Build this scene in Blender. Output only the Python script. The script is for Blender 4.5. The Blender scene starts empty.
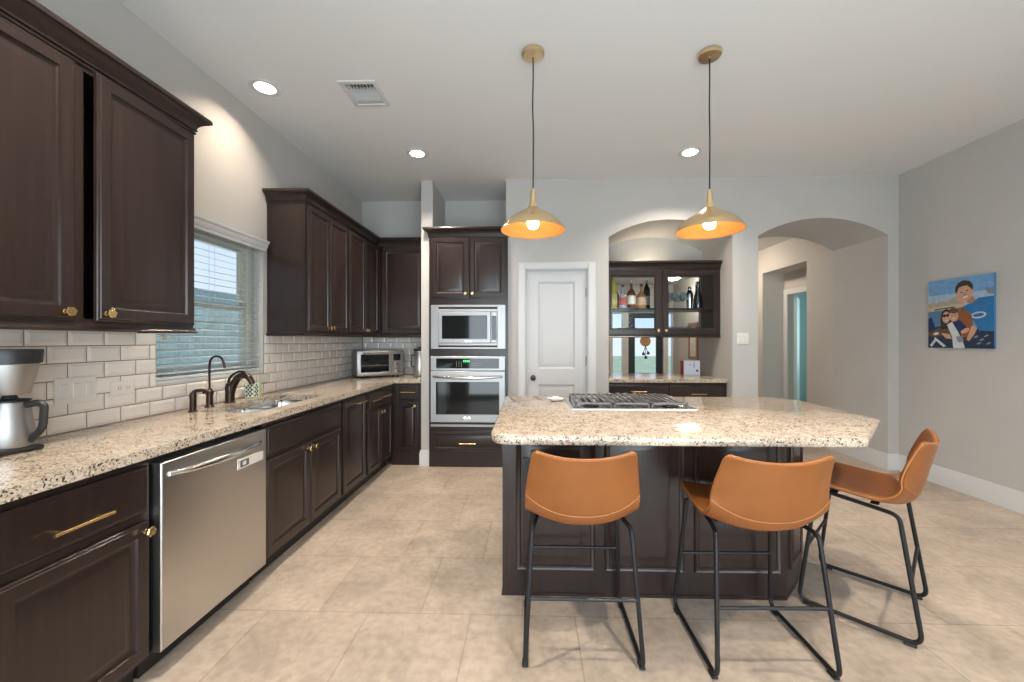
import bpy, bmesh, math, random
from mathutils import Vector, Matrix
random.seed(7)
PI = math.pi
C = bpy.context.scene.collection
SC = bpy.context.scene

# ------------------------------------------------------------------ camera, world, light, exposure
F_PX, EYE, YAW = 400.0, 1.335, 0.030
cam_data = bpy.data.cameras.new('camera'); cam = bpy.data.objects.new('camera', cam_data); C.objects.link(cam)
cam_data.sensor_fit = 'HORIZONTAL'; cam_data.sensor_width = 36.0; cam_data.lens = F_PX / 1024 * 36
cam_data.shift_x = -((531 - F_PX * math.tan(YAW)) - 512) / 1024; cam_data.shift_y = 0
cam_data.clip_start = 0.02; cam_data.clip_end = 200
cam.location = (0, 0, EYE); cam.rotation_euler = (PI / 2, 0, YAW)
SC.camera = cam
SC.view_settings.view_transform = 'Standard'; SC.view_settings.look = 'None'
SC.view_settings.gamma = 1.0; SC.view_settings.use_curve_mapping = False
SC.view_settings.exposure = 0.02
SC.cycles.use_denoising = True
SC.cycles.max_bounces = 10; SC.cycles.diffuse_bounces = 5; SC.cycles.glossy_bounces = 5
SC.cycles.transparent_max_bounces = 16; SC.cycles.sample_clamp_indirect = 4.0
SC.cycles.caustics_reflective = False; SC.cycles.caustics_refractive = False

W = bpy.data.worlds.new('sky'); SC.world = W; W.use_nodes = True
nt = W.node_tree; nt.nodes.clear()
wo = nt.nodes.new('ShaderNodeOutputWorld'); bg = nt.nodes.new('ShaderNodeBackground')
tc = nt.nodes.new('ShaderNodeTexCoord'); sx = nt.nodes.new('ShaderNodeSeparateXYZ'); rp = nt.nodes.new('ShaderNodeValToRGB')
nz = nt.nodes.new('ShaderNodeTexNoise'); nz.inputs['Scale'].default_value = 3.0; nz.inputs['Detail'].default_value = 5
mx = nt.nodes.new('ShaderNodeMixRGB'); cr = nt.nodes.new('ShaderNodeValToRGB')
rp.color_ramp.elements[0].position = 0.0; rp.color_ramp.elements[0].color = (0.78, 0.86, 0.95, 1)
rp.color_ramp.elements[1].position = 0.7; rp.color_ramp.elements[1].color = (0.34, 0.56, 0.90, 1)
cr.color_ramp.elements[0].position = 0.45; cr.color_ramp.elements[0].color = (0, 0, 0, 1)
cr.color_ramp.elements[1].position = 0.65; cr.color_ramp.elements[1].color = (0.8, 0.8, 0.8, 1)
mx.inputs[2].default_value = (0.95, 0.97, 1.0, 1)
L = nt.links.new
L(tc.outputs['Generated'], sx.inputs[0]); L(sx.outputs['Z'], rp.inputs[0]); L(tc.outputs['Generated'], nz.inputs['Vector'])
L(nz.outputs[0], cr.inputs[0]); L(cr.outputs[0], mx.inputs[0]); L(rp.outputs[0], mx.inputs[1])
L(mx.outputs[0], bg.inputs[0]); bg.inputs[1].default_value = 1.15; L(bg.outputs[0], wo.inputs[0])

def area(name, loc, rot, sx_, sy_, power, col, spread=PI):
    d = bpy.data.lights.new(name, 'AREA'); d.shape = 'RECTANGLE'; d.size = sx_; d.size_y = sy_
    d.energy = power; d.color = col; d.spread = spread
    o = bpy.data.objects.new(name, d); C.objects.link(o); o.location = loc; o.rotation_euler = rot
    return o
# daylight that enters by the glazed patio door
area('daylight_patio', (0.55, -1.35, 1.25), (PI / 2 + 0.42, 0, 0), 4.2, 2.5, 212, (0.89, 0.955, 1.0))
CAN_STRENGTH = 2600.0
BULB_STRENGTH = 48.0
area('side_room_fill', (5.88, 7.0, 1.5), (0, PI / 2, 0), 1.3, 1.2, 26, (0.72, 0.95, 1.0))  # area lamp added inside the windowless side room to brighten it

# ------------------------------------------------------------------ mesh helpers
MATS = {}
ROOT = {}
def new(): return bmesh.new()

def box(bm, lo, hi, bev=0.0, seg=1):
    t = bmesh.new()
    (x0, y0, z0), (x1, y1, z1) = [tuple(min(a, b) for a, b in zip(lo, hi)), tuple(max(a, b) for a, b in zip(lo, hi))]
    v = [t.verts.new(p) for p in ((x0, y0, z0), (x1, y0, z0), (x1, y1, z0), (x0, y1, z0), (x0, y0, z1), (x1, y0, z1), (x1, y1, z1), (x0, y1, z1))]
    for f in ((3, 2, 1, 0), (4, 5, 6, 7), (0, 1, 5, 4), (1, 2, 6, 5), (2, 3, 7, 6), (3, 0, 4, 7)): t.faces.new([v[i] for i in f])
    if bev > 0:
        bmesh.ops.bevel(t, geom=t.edges[:], offset=min(bev, 0.49 * min(x1 - x0, y1 - y0, z1 - z0)), segments=seg, affect='EDGES', profile=0.5)
    merge(bm, t)

def merge(bm, t, M=None, mi=None):
    if M is not None: bmesh.ops.transform(t, matrix=M, verts=t.verts[:])
    if mi is not None:
        for f in t.faces: f.material_index = mi
    me = bpy.data.meshes.new('tmp'); t.to_mesh(me); t.free(); bm.from_mesh(me); bpy.data.meshes.remove(me)

def prism(bm, poly, a, b, axis='z'):
    """poly: 2D loop; extruded from a to b along axis"""
    def P(p, h):
        return {'z': (p[0], p[1], h), 'y': (p[0], h, p[1]), 'x': (h, p[0], p[1])}[axis]
    t = bmesh.new()
    A = [t.verts.new(P(p, a)) for p in poly]; B = [t.verts.new(P(p, b)) for p in poly]
    t.faces.new(A); t.faces.new(B[::-1])
    n = len(poly)
    for i in range(n): t.faces.new((A[i], B[i], B[(i + 1) % n], A[(i + 1) % n]))
    bmesh.ops.recalc_face_normals(t, faces=t.faces[:])
    merge(bm, t)

def rings(bm, loops, cap0=True, cap1=True, closed=True):
    t = bmesh.new()
    vs = [[t.verts.new(p) for p in lp] for lp in loops]
    n = len(vs[0])
    for a, b in zip(vs, vs[1:]):
        for i in range(n if closed else n - 1):
            j = (i + 1) % n
            t.faces.new((a[i], a[j], b[j], b[i]))
    if cap0: t.faces.new(vs[0][::-1])
    if cap1: t.faces.new(vs[-1])
    bmesh.ops.recalc_face_normals(t, faces=t.faces[:])
    merge(bm, t)

def lathe(bm, prof, c=(0, 0, 0), seg=28, M=None, cap0=True, cap1=True):
    loops = []
    for r, z in prof:
        r = max(r, 1e-4)
        loops.append([Vector((r * math.cos(2 * PI * k / seg), r * math.sin(2 * PI * k / seg), z)) for k in range(seg)])
    T = Matrix.Translation(c) if M is None else M
    loops = [[T @ p for p in lp] for lp in loops]
    rings(bm, loops, cap0, cap1)

def axis_matrix(p, d):
    d = Vector(d).normalized()
    return Matrix.Translation(p) @ d.to_track_quat('Z', 'Y').to_matrix().to_4x4()

def cyl(bm, p0, p1, r0, r1=None, seg=16):
    r1 = r0 if r1 is None else r1
    d = Vector(p1) - Vector(p0)
    lathe(bm, [(r0, 0), (r1, d.length)], seg=seg, M=axis_matrix(p0, d))

def smooth_path(pts, n=6, closed=False):
    P = [Vector(p) for p in pts]; out = []; m = len(P)
    rng = range(m) if closed else range(m - 1)
    for i in rng:
        if closed: p0, p1, p2, p3 = P[(i - 1) % m], P[i], P[(i + 1) % m], P[(i + 2) % m]
        else: p0, p1, p2, p3 = P[max(i - 1, 0)], P[i], P[i + 1], P[min(i + 2, m - 1)]
        for k in range(n):
            t = k / n
            out.append(0.5 * ((2 * p1) + (p2 - p0) * t + (2 * p0 - 5 * p1 + 4 * p2 - p3) * t * t + (3 * p1 - p0 - 3 * p2 + p3) * t ** 3))
    if not closed: out.append(P[-1])
    return out

def fillet(pts, r, n=5, closed=False):
    P = [Vector(p) for p in pts]; out = []; m = len(P)
    for i, p in enumerate(P):
        if not closed and i in (0, m - 1): out.append(p); continue
        a = P[(i - 1) % m] - p; b = P[(i + 1) % m] - p
        ra = min(r, a.length * 0.48, b.length * 0.48)
        q0 = p + a.normalized() * ra; q1 = p + b.normalized() * ra
        for k in range(n + 1):
            t = k / n
            out.append((1 - t) ** 2 * q0 + 2 * t * (1 - t) * p + t * t * q1)
    return out

def tube(bm, pts, r, seg=10, closed=False, flat=1.0):
    P = [Vector(p) for p in pts]; n = len(P); loops = []
    rad = r if callable(r) else (lambda t: r)
    up = None
    for i in range(n):
        if closed: d = P[(i + 1) % n] - P[i - 1]
        else: d = P[min(i + 1, n - 1)] - P[max(i - 1, 0)]
        if d.length < 1e-9: d = Vector((0, 0, 1))
        d.normalize()
        if up is None:
            up = Vector((0, 0, 1)) if abs(d.z) < 0.9 else Vector((1, 0, 0))
        s = d.cross(up)
        if s.length < 1e-6: s = d.cross(Vector((0, 1, 0)))
        s.normalize(); up = s.cross(d).normalized()
        q = rad(i / max(n - 1, 1))
        loops.append([P[i] + s * q * math.cos(2 * PI * k / seg) + up * q * flat * math.sin(2 * PI * k / seg) for k in range(seg)])
    if closed:
        loops.append(loops[0]); rings(bm, loops, False, False)
        bmesh.ops.remove_doubles(bm, verts=bm.verts[:], dist=1e-6)
    else: rings(bm, loops)

def sweep(bm, path, prof, z0, m0=0, m1=0):
    """profile (out, up) closed loop along a plan polyline; out is to the right of travel; m0/m1 mitre the ends"""
    P = [Vector((p[0], p[1])) for p in path]; n = len(P); loops = []
    for i in range(n):
        d1 = (P[i] - P[i - 1]).normalized() if i > 0 else (P[1] - P[0]).normalized()
        d2 = (P[i + 1] - P[i]).normalized() if i < n - 1 else d1
        n1 = Vector((d1.y, -d1.x)); n2 = Vector((d2.y, -d2.x))
        nn = (n1 + n2); nn = nn / max(nn.dot(n1), 1e-6) if nn.length > 1e-6 else n1
        lp = []
        for o, u in prof:
            q = P[i] + nn * o
            if i == 0: q = q + d2 * m0 * o
            if i == n - 1: q = q + d1 * m1 * o
            lp.append((q.x, q.y, z0 + u))
        loops.append(lp)
    rings(bm, loops)

def panel(bm, o, u, v, n, w, h, prof, cap=True):
    """nested rectangles: prof = [(inset, height)...]"""
    o, u, v, n = Vector(o), Vector(u), Vector(v), Vector(n); loops = []
    for a, b in prof:
        loops.append([o + u * a + v * a + n * b, o + u * (w - a) + v * a + n * b, o + u * (w - a) + v * (h - a) + n * b, o + u * a + v * (h - a) + n * b])
    rings(bm, loops, True, cap)

RAISED = [(0, 0), (0, .012), (.003, .0155), (.009, .0165), (.012, .020), (.050, .020), (.054, .012), (.062, .0075), (.071, .0075), (.096, .0185), (.100, .019)]
def raised(s=1.0): return [(a * s, b) for a, b in RAISED]
SLAB = [(0, 0), (0, .010), (.004, .0135), (.014, .015), (.018, .0195), (.03, .0195)]
RECESS = [(0, 0), (0, .018), (.003, .0195), (.05, .0195), (.056, .012), (.06, .012)]

def obj(name, bm, mat, parent=None, world=False, smooth=True, ang=32):
    me = bpy.data.meshes.new(name)
    if parent is not None and world:
        bmesh.ops.transform(bm, matrix=ROOT[parent].inverted(), verts=bm.verts[:])
    bm.to_mesh(me); bm.free()
    for m in (mat if isinstance(mat, (list, tuple)) else [mat]): me.materials.append(m)
    if smooth:
        for p in me.polygons: p.use_smooth = True
        me.set_sharp_from_angle(angle=math.radians(ang))
    o = bpy.data.objects.new(name, me); C.objects.link(o)
    if parent is not None:
        o.parent = parent; ROOT[o] = ROOT[parent]
    return o

def tag(o, label, cat, group=None, kind=None):
    o['label'] = label; o['category'] = cat
    if group: o['group'] = group
    if kind: o['kind'] = kind
    return o

def thing(name, label, cat, loc=(0, 0, 0), rz=0.0, group=None, kind=None):
    o = bpy.data.objects.new(name, None); C.objects.link(o); o.empty_display_size = 0.1
    o.location = loc; o.rotation_euler = (0, 0, rz)
    ROOT[o] = Matrix.Translation(loc) @ Matrix.Rotation(rz, 4, 'Z')
    return tag(o, label, cat, group, kind)

def struct(name, bm, mat, label, cat, parent=None, smooth=True):
    o = obj(name, bm, mat, parent, smooth=smooth)
    return tag(o, label, cat, kind='structure')

def kids(o): return [c for c in list(bpy.data.objects) if c.parent == o]
def dup(root, loc, rz, label, name=None):
    r = root.copy(); C.objects.link(r); r.location = loc; r.rotation_euler = (0, 0, rz); r['label'] = label
    ROOT[r] = Matrix.Translation(loc) @ Matrix.Rotation(rz, 4, 'Z')
    for ch in kids(root):
        c = ch.copy(); C.objects.link(c); c.parent = r
        for g in kids(ch):
            d = g.copy(); C.objects.link(d); d.parent = c
    return r

# ------------------------------------------------------------------ materials
def base_mat(name):
    m = bpy.data.materials.new(name); m.use_nodes = True
    n = m.node_tree; b = n.nodes['Principled BSDF']
    return m, n, b
def setv(b, k, v):
    if k in b.inputs: b.inputs[k].default_value = v
def mat(name, col, rough=0.5, metal=0.0, spec=0.5, coat=0.0, emit=None, estr=0.0, noise=0.0, nscale=20, bump=0.0, bscale=60):
    m, n, b = base_mat(name)
    setv(b, 'Base Color', (*col, 1)); setv(b, 'Roughness', rough); setv(b, 'Metallic', metal)
    setv(b, 'Specular IOR Level', spec); setv(b, 'Coat Weight', coat); setv(b, 'Coat Roughness', 0.15)
    if emit: setv(b, 'Emission Color', (*emit, 1)); setv(b, 'Emission Strength', estr)
    if noise or bump:
        t = n.nodes.new('ShaderNodeTexCoord')
    if noise:
        z = n.nodes.new('ShaderNodeTexNoise'); z.inputs['Scale'].default_value = nscale; z.inputs['Detail'].default_value = 4
        r = n.nodes.new('ShaderNodeValToRGB')
        r.color_ramp.elements[0].position = 0.3; r.color_ramp.elements[1].position = 0.7
        r.color_ramp.elements[0].color = (*[c * (1 - noise) for c in col], 1); r.color_ramp.elements[1].color = (*[min(1, c * (1 + noise)) for c in col], 1)
        n.links.new(t.outputs['Object'], z.inputs['Vector']); n.links.new(z.outputs[0], r.inputs[0]); n.links.new(r.outputs[0], b.inputs['Base Color'])
    if bump:
        z = n.nodes.new('ShaderNodeTexNoise'); z.inputs['Scale'].default_value = bscale; z.inputs['Detail'].default_value = 3
        p = n.nodes.new('ShaderNodeBump'); p.inputs['Strength'].default_value = bump; p.inputs['Distance'].default_value = 0.003
        n.links.new(t.outputs['Object'], z.inputs['Vector']); n.links.new(z.outputs[0], p.inputs['Height']); n.links.new(p.outputs[0], b.inputs['Normal'])
    return m

def wood_mat(name, c0, c1, rough=0.34, stretch=(38, 38, 2.2)):
    m, n, b = base_mat(name)
    t = n.nodes.new('ShaderNodeTexCoord'); mp = n.nodes.new('ShaderNodeMapping'); mp.inputs['Scale'].default_value = stretch
    z = n.nodes.new('ShaderNodeTexNoise'); z.inputs['Scale'].default_value = 1.0; z.inputs['Detail'].default_value = 6; z.inputs['Distortion'].default_value = 0.6
    r = n.nodes.new('ShaderNodeValToRGB'); r.color_ramp.elements[0].position = 0.32; r.color_ramp.elements[1].position = 0.72
    r.color_ramp.elements[0].color = (*c0, 1); r.color_ramp.elements[1].color = (*c1, 1)
    p = n.nodes.new('ShaderNodeBump'); p.inputs['Strength'].default_value = 0.05; p.inputs['Distance'].default_value = 0.001
    n.links.new(t.outputs['Object'], mp.inputs[0]); n.links.new(mp.outputs[0], z.inputs['Vector']); n.links.new(z.outputs[0], r.inputs[0])
    n.links.new(r.outputs[0], b.inputs['Base Color']); n.links.new(z.outputs[0], p.inputs['Height']); n.links.new(p.outputs[0], b.inputs['Normal'])
    setv(b, 'Roughness', rough); setv(b, 'Coat Weight', 0.12); setv(b, 'Coat Roughness', 0.2); setv(b, 'Specular IOR Level', 0.42)
    return m

def granite_mat(name):
    m, n, b = base_mat(name)
    t = n.nodes.new('ShaderNodeTexCoord')
    v = n.nodes.new('ShaderNodeTexVoronoi'); v.inputs['Scale'].default_value = 185
    wn = n.nodes.new('ShaderNodeTexNoise'); wn.inputs['Scale'].default_value = 60; wn.inputs['Detail'].default_value = 3
    ad = n.nodes.new('ShaderNodeMixRGB'); ad.blend_type = 'ADD'; ad.inputs[0].default_value = 0.014
    n.links.new(t.outputs['Object'], ad.inputs[1]); n.links.new(wn.outputs['Color'], ad.inputs[2]); n.links.new(t.outputs['Object'], wn.inputs['Vector'])
    n.links.new(ad.outputs[0], v.inputs['Vector'])
    s = n.nodes.new('ShaderNodeSeparateColor'); n.links.new(v.outputs['Color'], s.inputs[0])
    big = n.nodes.new('ShaderNodeTexNoise'); big.inputs['Scale'].default_value = 22; big.inputs['Detail'].default_value = 4
    n.links.new(t.outputs['Object'], big.inputs['Vector'])
    ma = n.nodes.new('ShaderNodeMath'); ma.operation = 'MULTIPLY_ADD'; ma.inputs[1].default_value = 0.9; ma.inputs[2].default_value = -0.45
    n.links.new(big.outputs[0], ma.inputs[0])
    sm = n.nodes.new('ShaderNodeMath'); sm.operation = 'ADD'; n.links.new(s.outputs[0], sm.inputs[0]); n.links.new(ma.outputs[0], sm.inputs[1])
    r = n.nodes.new('ShaderNodeValToRGB'); cr = r.color_ramp; cr.interpolation = 'CONSTANT'
    cols = [(0.0, (.05, .045, .042)), (.07, (.20, .165, .135)), (.17, (.40, .325, .25)), (.30, (.49, .385, .28)), (.55, (.55, .45, .34)), (.80, (.60, .53, .445))]
    cr.elements[0].position, cr.elements[0].color = cols[0][0], (*cols[0][1], 1)
    cr.elements[1].position, cr.elements[1].color = cols[1][0], (*cols[1][1], 1)
    for p, c in cols[2:]:
        e = cr.elements.new(p); e.color = (*c, 1)
    n.links.new(sm.outputs[0], r.inputs[0]); n.links.new(r.outputs[0], b.inputs['Base Color'])
    setv(b, 'Roughness', 0.13); setv(b, 'Specular IOR Level', 0.5)
    return m

def floor_mat():
    m, n, b = base_mat('travertine_tile')
    t = n.nodes.new('ShaderNodeTexCoord'); mp = n.nodes.new('ShaderNodeMapping')
    mp.inputs['Location'].default_value = (0.544 + 0.2515 + 0.503 * 20, -1.944 + 0.503 * 10, 0)
    br = n.nodes.new('ShaderNodeTexBrick'); br.offset = 0.5; br.offset_frequency = 2; br.squash = 1.0
    br.inputs['Scale'].default_value = 1; br.inputs['Mortar Size'].default_value = 0.0032; br.inputs['Mortar Smooth'].default_value = 0.25
    br.inputs['Brick Width'].default_value = 0.503; br.inputs['Row Height'].default_value = 0.503; br.inputs['Bias'].default_value = 0
    br.inputs['Color1'].default_value = (.52, .442, .366, 1); br.inputs['Color2'].default_value = (.445, .377, .312, 1); br.inputs['Mortar'].default_value = (.36, .285, .22, 1)
    n.links.new(t.outputs['Object'], mp.inputs[0]); n.links.new(mp.outputs[0], br.inputs['Vector'])
    z = n.nodes.new('ShaderNodeTexNoise'); z.inputs['Scale'].default_value = 3.2; z.inputs['Detail'].default_value = 9; z.inputs['Roughness'].default_value = 0.65; z.inputs['Distortion'].default_value = 0.5
    n.links.new(t.outputs['Object'], z.inputs['Vector'])
    r = n.nodes.new('ShaderNodeValToRGB'); r.color_ramp.elements[0].position = 0.3; r.color_ramp.elements[1].position = 0.72
    r.color_ramp.elements[0].color = (.70, .68, .66, 1); r.color_ramp.elements[1].color = (1.16, 1.14, 1.11, 1)
    n.links.new(z.outputs[0], r.inputs[0])
    z2 = n.nodes.new('ShaderNodeTexNoise'); z2.inputs['Scale'].default_value = 26; z2.inputs['Detail'].default_value = 5
    n.links.new(t.outputs['Object'], z2.inputs['Vector'])
    r2 = n.nodes.new('ShaderNodeValToRGB'); r2.color_ramp.elements[0].position = 0.33; r2.color_ramp.elements[1].position = 0.6
    r2.color_ramp.elements[0].color = (.84, .82, .80, 1); r2.color_ramp.elements[1].color = (1, 1, 1, 1)
    n.links.new(z2.outputs[0], r2.inputs[0])
    a = n.nodes.new('ShaderNodeMixRGB'); a.blend_type = 'MULTIPLY'; a.inputs[0].default_value = 1
    c = n.nodes.new('ShaderNodeMixRGB'); c.blend_type = 'MULTIPLY'; c.inputs[0].default_value = 1
    n.links.new(br.outputs['Color'], a.inputs[1]); n.links.new(r.outputs[0], a.inputs[2]); n.links.new(a.outputs[0], c.inputs[1]); n.links.new(r2.outputs[0], c.inputs[2])
    n.links.new(c.outputs[0], b.inputs['Base Color'])
    p = n.nodes.new('ShaderNodeBump'); p.inputs['Strength'].default_value = 0.35; p.inputs['Distance'].default_value = 0.002; p.invert = True
    n.links.new(br.outputs['Fac'], p.inputs['Height']); n.links.new(p.outputs[0], b.inputs['Normal'])
    setv(b, 'Roughness', 0.42)
    return m

def steel_mat(name, col=(.40, .395, .39), rough=.42, st=(2, 2, 160)):
    m, n, b = base_mat(name)
    t = n.nodes.new('ShaderNodeTexCoord'); mp = n.nodes.new('ShaderNodeMapping'); mp.inputs['Scale'].default_value = st
    z = n.nodes.new('ShaderNodeTexNoise'); z.inputs['Scale'].default_value = 3; z.inputs['Detail'].default_value = 3
    mr = n.nodes.new('ShaderNodeMapRange'); mr.inputs['To Min'].default_value = rough - .03; mr.inputs['To Max'].default_value = rough + .04
    n.links.new(t.outputs['Object'], mp.inputs[0]); n.links.new(mp.outputs[0], z.inputs['Vector']); n.links.new(z.outputs[0], mr.inputs[0]); n.links.new(mr.outputs[0], b.inputs['Roughness'])
    setv(b, 'Base Color', (*col, 1)); setv(b, 'Metallic', 1.0)
    return m

def glass_mat(name, col=(.95, .98, 1), gloss=.12, tint=1.0):
    m = bpy.data.materials.new(name); m.use_nodes = True; n = m.node_tree; n.nodes.clear()
    o = n.nodes.new('ShaderNodeOutputMaterial'); x = n.nodes.new('ShaderNodeMixShader'); tr = n.nodes.new('ShaderNodeBsdfTransparent'); g = n.nodes.new('ShaderNodeBsdfGlossy')
    fr = n.nodes.new('ShaderNodeLayerWeight'); fr.inputs[0].default_value = gloss
    tr.inputs[0].default_value = (*col, 1); g.inputs['Roughness'].default_value = 0.02; g.inputs[0].default_value = (1, 1, 1, 1)
    n.links.new(fr.outputs['Facing'], x.inputs[0]) if gloss > .3 else n.links.new(fr.outputs['Fresnel'], x.inputs[0])
    n.links.new(tr.outputs[0], x.inputs[1]); n.links.new(g.outputs[0], x.inputs[2]); n.links.new(x.outputs[0], o.inputs[0])
    return m

M_wall = mat('wall_paint', (.505, .49, .47), .85, noise=.02, nscale=3, bump=.04, bscale=220)
M_wall_hall = mat('hall_paint', (.53, .495, .455), .85)
M_ceil = mat('ceiling_paint', (.74, .73, .72), .9, bump=.05, bscale=150)
M_trim = mat('white_trim', (.64, .64, .635), .38)
M_door = mat('white_door', (.60, .60, .605), .42)
M_wood = wood_mat('espresso_wood', (.0185, .0105, .0088), (.029, .0168, .0142), .29)
M_wood_in = mat('cabinet_interior', (.016, .010, .008), .6)
M_toe = mat('toe_kick_black', (.014, .011, .010), .5)
M_granite = granite_mat('granite')
M_floor = floor_mat()
M_steel = steel_mat('stainless_steel')
M_steel_v = steel_mat('brushed_steel', (.60, .585, .56), .30, (60, 60, 1.5))
M_steel_s = mat('polished_steel', (.70, .70, .69), .16, 1.0)
M_brass = mat('brass', (.82, .58, .27), .24, 1.0)
M_brass_b = mat('brushed_brass', (.74, .58, .36), .30, 1.0, bump=.02)
M_brass_s = mat('shade_brass', (.90, .68, .40), .26, 1.0)
M_gold_in = mat('shade_lining', (.46, .19, .045), .5, 0.1)
M_black = mat('black_metal', (.009, .009, .010), .42, 0.0, spec=.35)
M_blackp = mat('black_plastic', (.016, .016, .017), .42)
M_dark_glass = mat('dark_glass', (.006, .008, .010), .05, 0.0, .5)
M_bronze = mat('oil_rubbed_bronze', (.055, .036, .028), .30, .85)
M_leather = mat('tan_leather', (.245, .080, .018), .42, 0, .45, noise=.10, nscale=7, bump=.05, bscale=300)
M_stitch = mat('leather_piping', (.36, .14, .04), .5)
M_tile = mat('glazed_tile', (.80, .735, .67), .14, 0, .5, noise=.03, nscale=5)
M_grout = mat('grout', (.20, .17, .15), .9)
M_white = mat('white_plastic', (.74, .695, .64), .35)
M_white_c = mat('white_ceramic', (.82, .81, .79), .2)
M_vinyl = mat('window_vinyl', (.70, .68, .60), .4)
M_blind = mat('blind_slat', (.60, .64, .64), .5)
M_glass = glass_mat('clear_glass')
M_glassware = glass_mat('glassware', (.90, .94, .96), .31)
M_mirror = mat('mirror', (.90, .91, .91), .01, 1.0)
M_lens = mat('lamp_lens', (.9, .9, .9), .5, emit=(1.0, .87, .73), estr=CAN_STRENGTH)
M_lens_dim = mat('lamp_lens_dimmed', (.9, .9, .9), .5, emit=(1.0, .82, .64), estr=CAN_STRENGTH * .26)
M_bulb = mat('bulb_glow', (.9, .9, .9), .5, emit=(1.0, .80, .55), estr=BULB_STRENGTH)
M_baffle = mat('lamp_baffle', (.10, .095, .09), .5)
M_cord = mat('black_cord', (.02, .019, .018), .7)
M_iron = mat('cast_iron', (.17, .165, .16), .36, .5)
M_navy_door = mat('entry_door_paint', (.018, .034, .044), .4)

# ------------------------------------------------------------------ the room
XL, XR, YF, YB, YN, YC, ZC = -2.08, 3.80, 4.25, 4.87, 5.0, -0.8, 3.05
CTOP, CBOT = 0.925, 0.886
bm = new(); box(bm, (XL - .15, YC - .12, -.12), (6.2, 10.75, 0)); struct('floor', bm, M_floor, 'beige travertine tile floor laid in a staggered pattern', 'floor')

def arc(xa, xb, zs, za, n=24):
    w = (xb - xa) / 2; h = za - zs; r = (w * w + h * h) / (2 * h); cx = (xa + xb) / 2; cz = za - r
    a0 = math.asin(w / r)
    return [(cx + r * math.sin(-a0 + 2 * a0 * k / n), cz + r * math.cos(-a0 + 2 * a0 * k / n)) for k in range(n + 1)]
A1, A2, B1, B2, SPR, APX = .82, 2.108, 2.37, 3.69, 2.435, 2.615
poly = [(-.265, 0), (-.05, 0), (-.05, 2.09), (.592, 2.09), (.592, 0), (A1, 0)] + arc(A1, A2, SPR, APX) + [(A2, 0), (B1, 0)] + arc(B1, B2, SPR, APX) + [(B2, 0), (XR + .15, 0), (XR + .15, ZC + .12), (-.265, ZC + .12)]
bm = new(); prism(bm, poly, YF, YN, 'y'); struct('wall_back', bm, M_wall, 'grey painted wall with two arched openings and a pantry doorway', 'wall')
bm = new(); box(bm, (XL - .15, YB, 0), (-.265, YN, ZC + .12)); struct('wall_recess', bm, M_wall, 'painted wall behind the corner cabinets and the oven tower', 'wall')
bm = new(); box(bm, (-1.175, YF, 0), (-1.052, YB, ZC + .12)); struct('wall_stub', bm, M_wall, 'narrow stub of wall beside the oven tower', 'wall')
WY0, WY1, WZ0, WZ1 = 2.16, 3.045, 1.095, 2.085
bm = new()
for lo, hi in (((YC - .12, 0), (WY0, ZC + .12)), ((WY1, 0), (YN, ZC + .12)), ((WY0, 0), (WY1, WZ0)), ((WY0, WZ1), (WY1, ZC + .12))):
    box(bm, (XL - .17, lo[0], lo[1]), (XL, hi[0], hi[1]))
struct('wall_left', bm, M_wall, 'painted wall with the kitchen window over the sink', 'wall')
bm = new(); box(bm, (XR, YC - .12, 0), (XR + .15, YF, ZC + .12)); struct('wall_right', bm, M_wall, 'plain grey wall with the photo canvas on it', 'wall')
# wall behind the viewer, with the patio door and the entry door
PX0, PX1, PZ = -1.5, 2.6, 2.42
bm = new()
for x0, x1, z0, z1 in ((XL - .15, PX0, 0, ZC + .12), (PX0, PX1, PZ, ZC + .12), (PX1, XR + .15, 0, ZC + .12)):
    box(bm, (x0, YC - .12, z0), (x1, YC, z1))
struct('wall_front', bm, M_wall, 'wall opposite the oven with the wide patio door', 'wall')
# niche back (open between bar top and cabinet) and the foyer beyond
FY, FZ = 10.5, 2.79
bm = new()
for x0, x1, z0, z1 in ((.5, A1, 0, 2.9), (A2, 2.25, 0, 2.9), (A1, A2, 0, .884), (A1, A2, 2.14, 2.9)): box(bm, (x0, YN, z0), (x1, YN + .1, z1))
struct('wall_niche', bm, M_wall, 'back wall of the arched bar niche with a pass-through over the bar top', 'wall')
bm = new()
for x0, x1, y0, y1, z0, z1 in ((B2, 4.03, YN, 5.47, 0, 2.9), (B2, 4.03, 6.49, FY, 0, 2.9), (B2, 4.03, 5.47, 6.49, 2.41, 2.9)):
    box(bm, (x0, y0, z0), (x1, y1, z1))
box(bm, (.4, YN + .1, 0), (.5, FY, 2.9))
struct('wall_hall', bm, M_wall_hall, 'beige foyer walls seen through the arch and the bar pass-through', 'wall')
EX0, EX1, EZ = 2.04, 3.688, 2.12
bm = new()
for x0, x1, z0, z1 in ((.4, EX0, 0, 2.9), (EX0, EX1, EZ, 2.9), (EX1, 4.08, 0, 2.9)): box(bm, (x0, FY, z0), (x1, FY + .12, z1))
struct('wall_entry', bm, M_wall_hall, 'far foyer wall around the front door', 'wall')
bm = new(); box(bm, (.4, YN, FZ), (4.2, FY + .12, 2.9)); struct('ceiling_hall', bm, M_ceil, 'lower foyer ceiling beyond the arch', 'ceiling')
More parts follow.
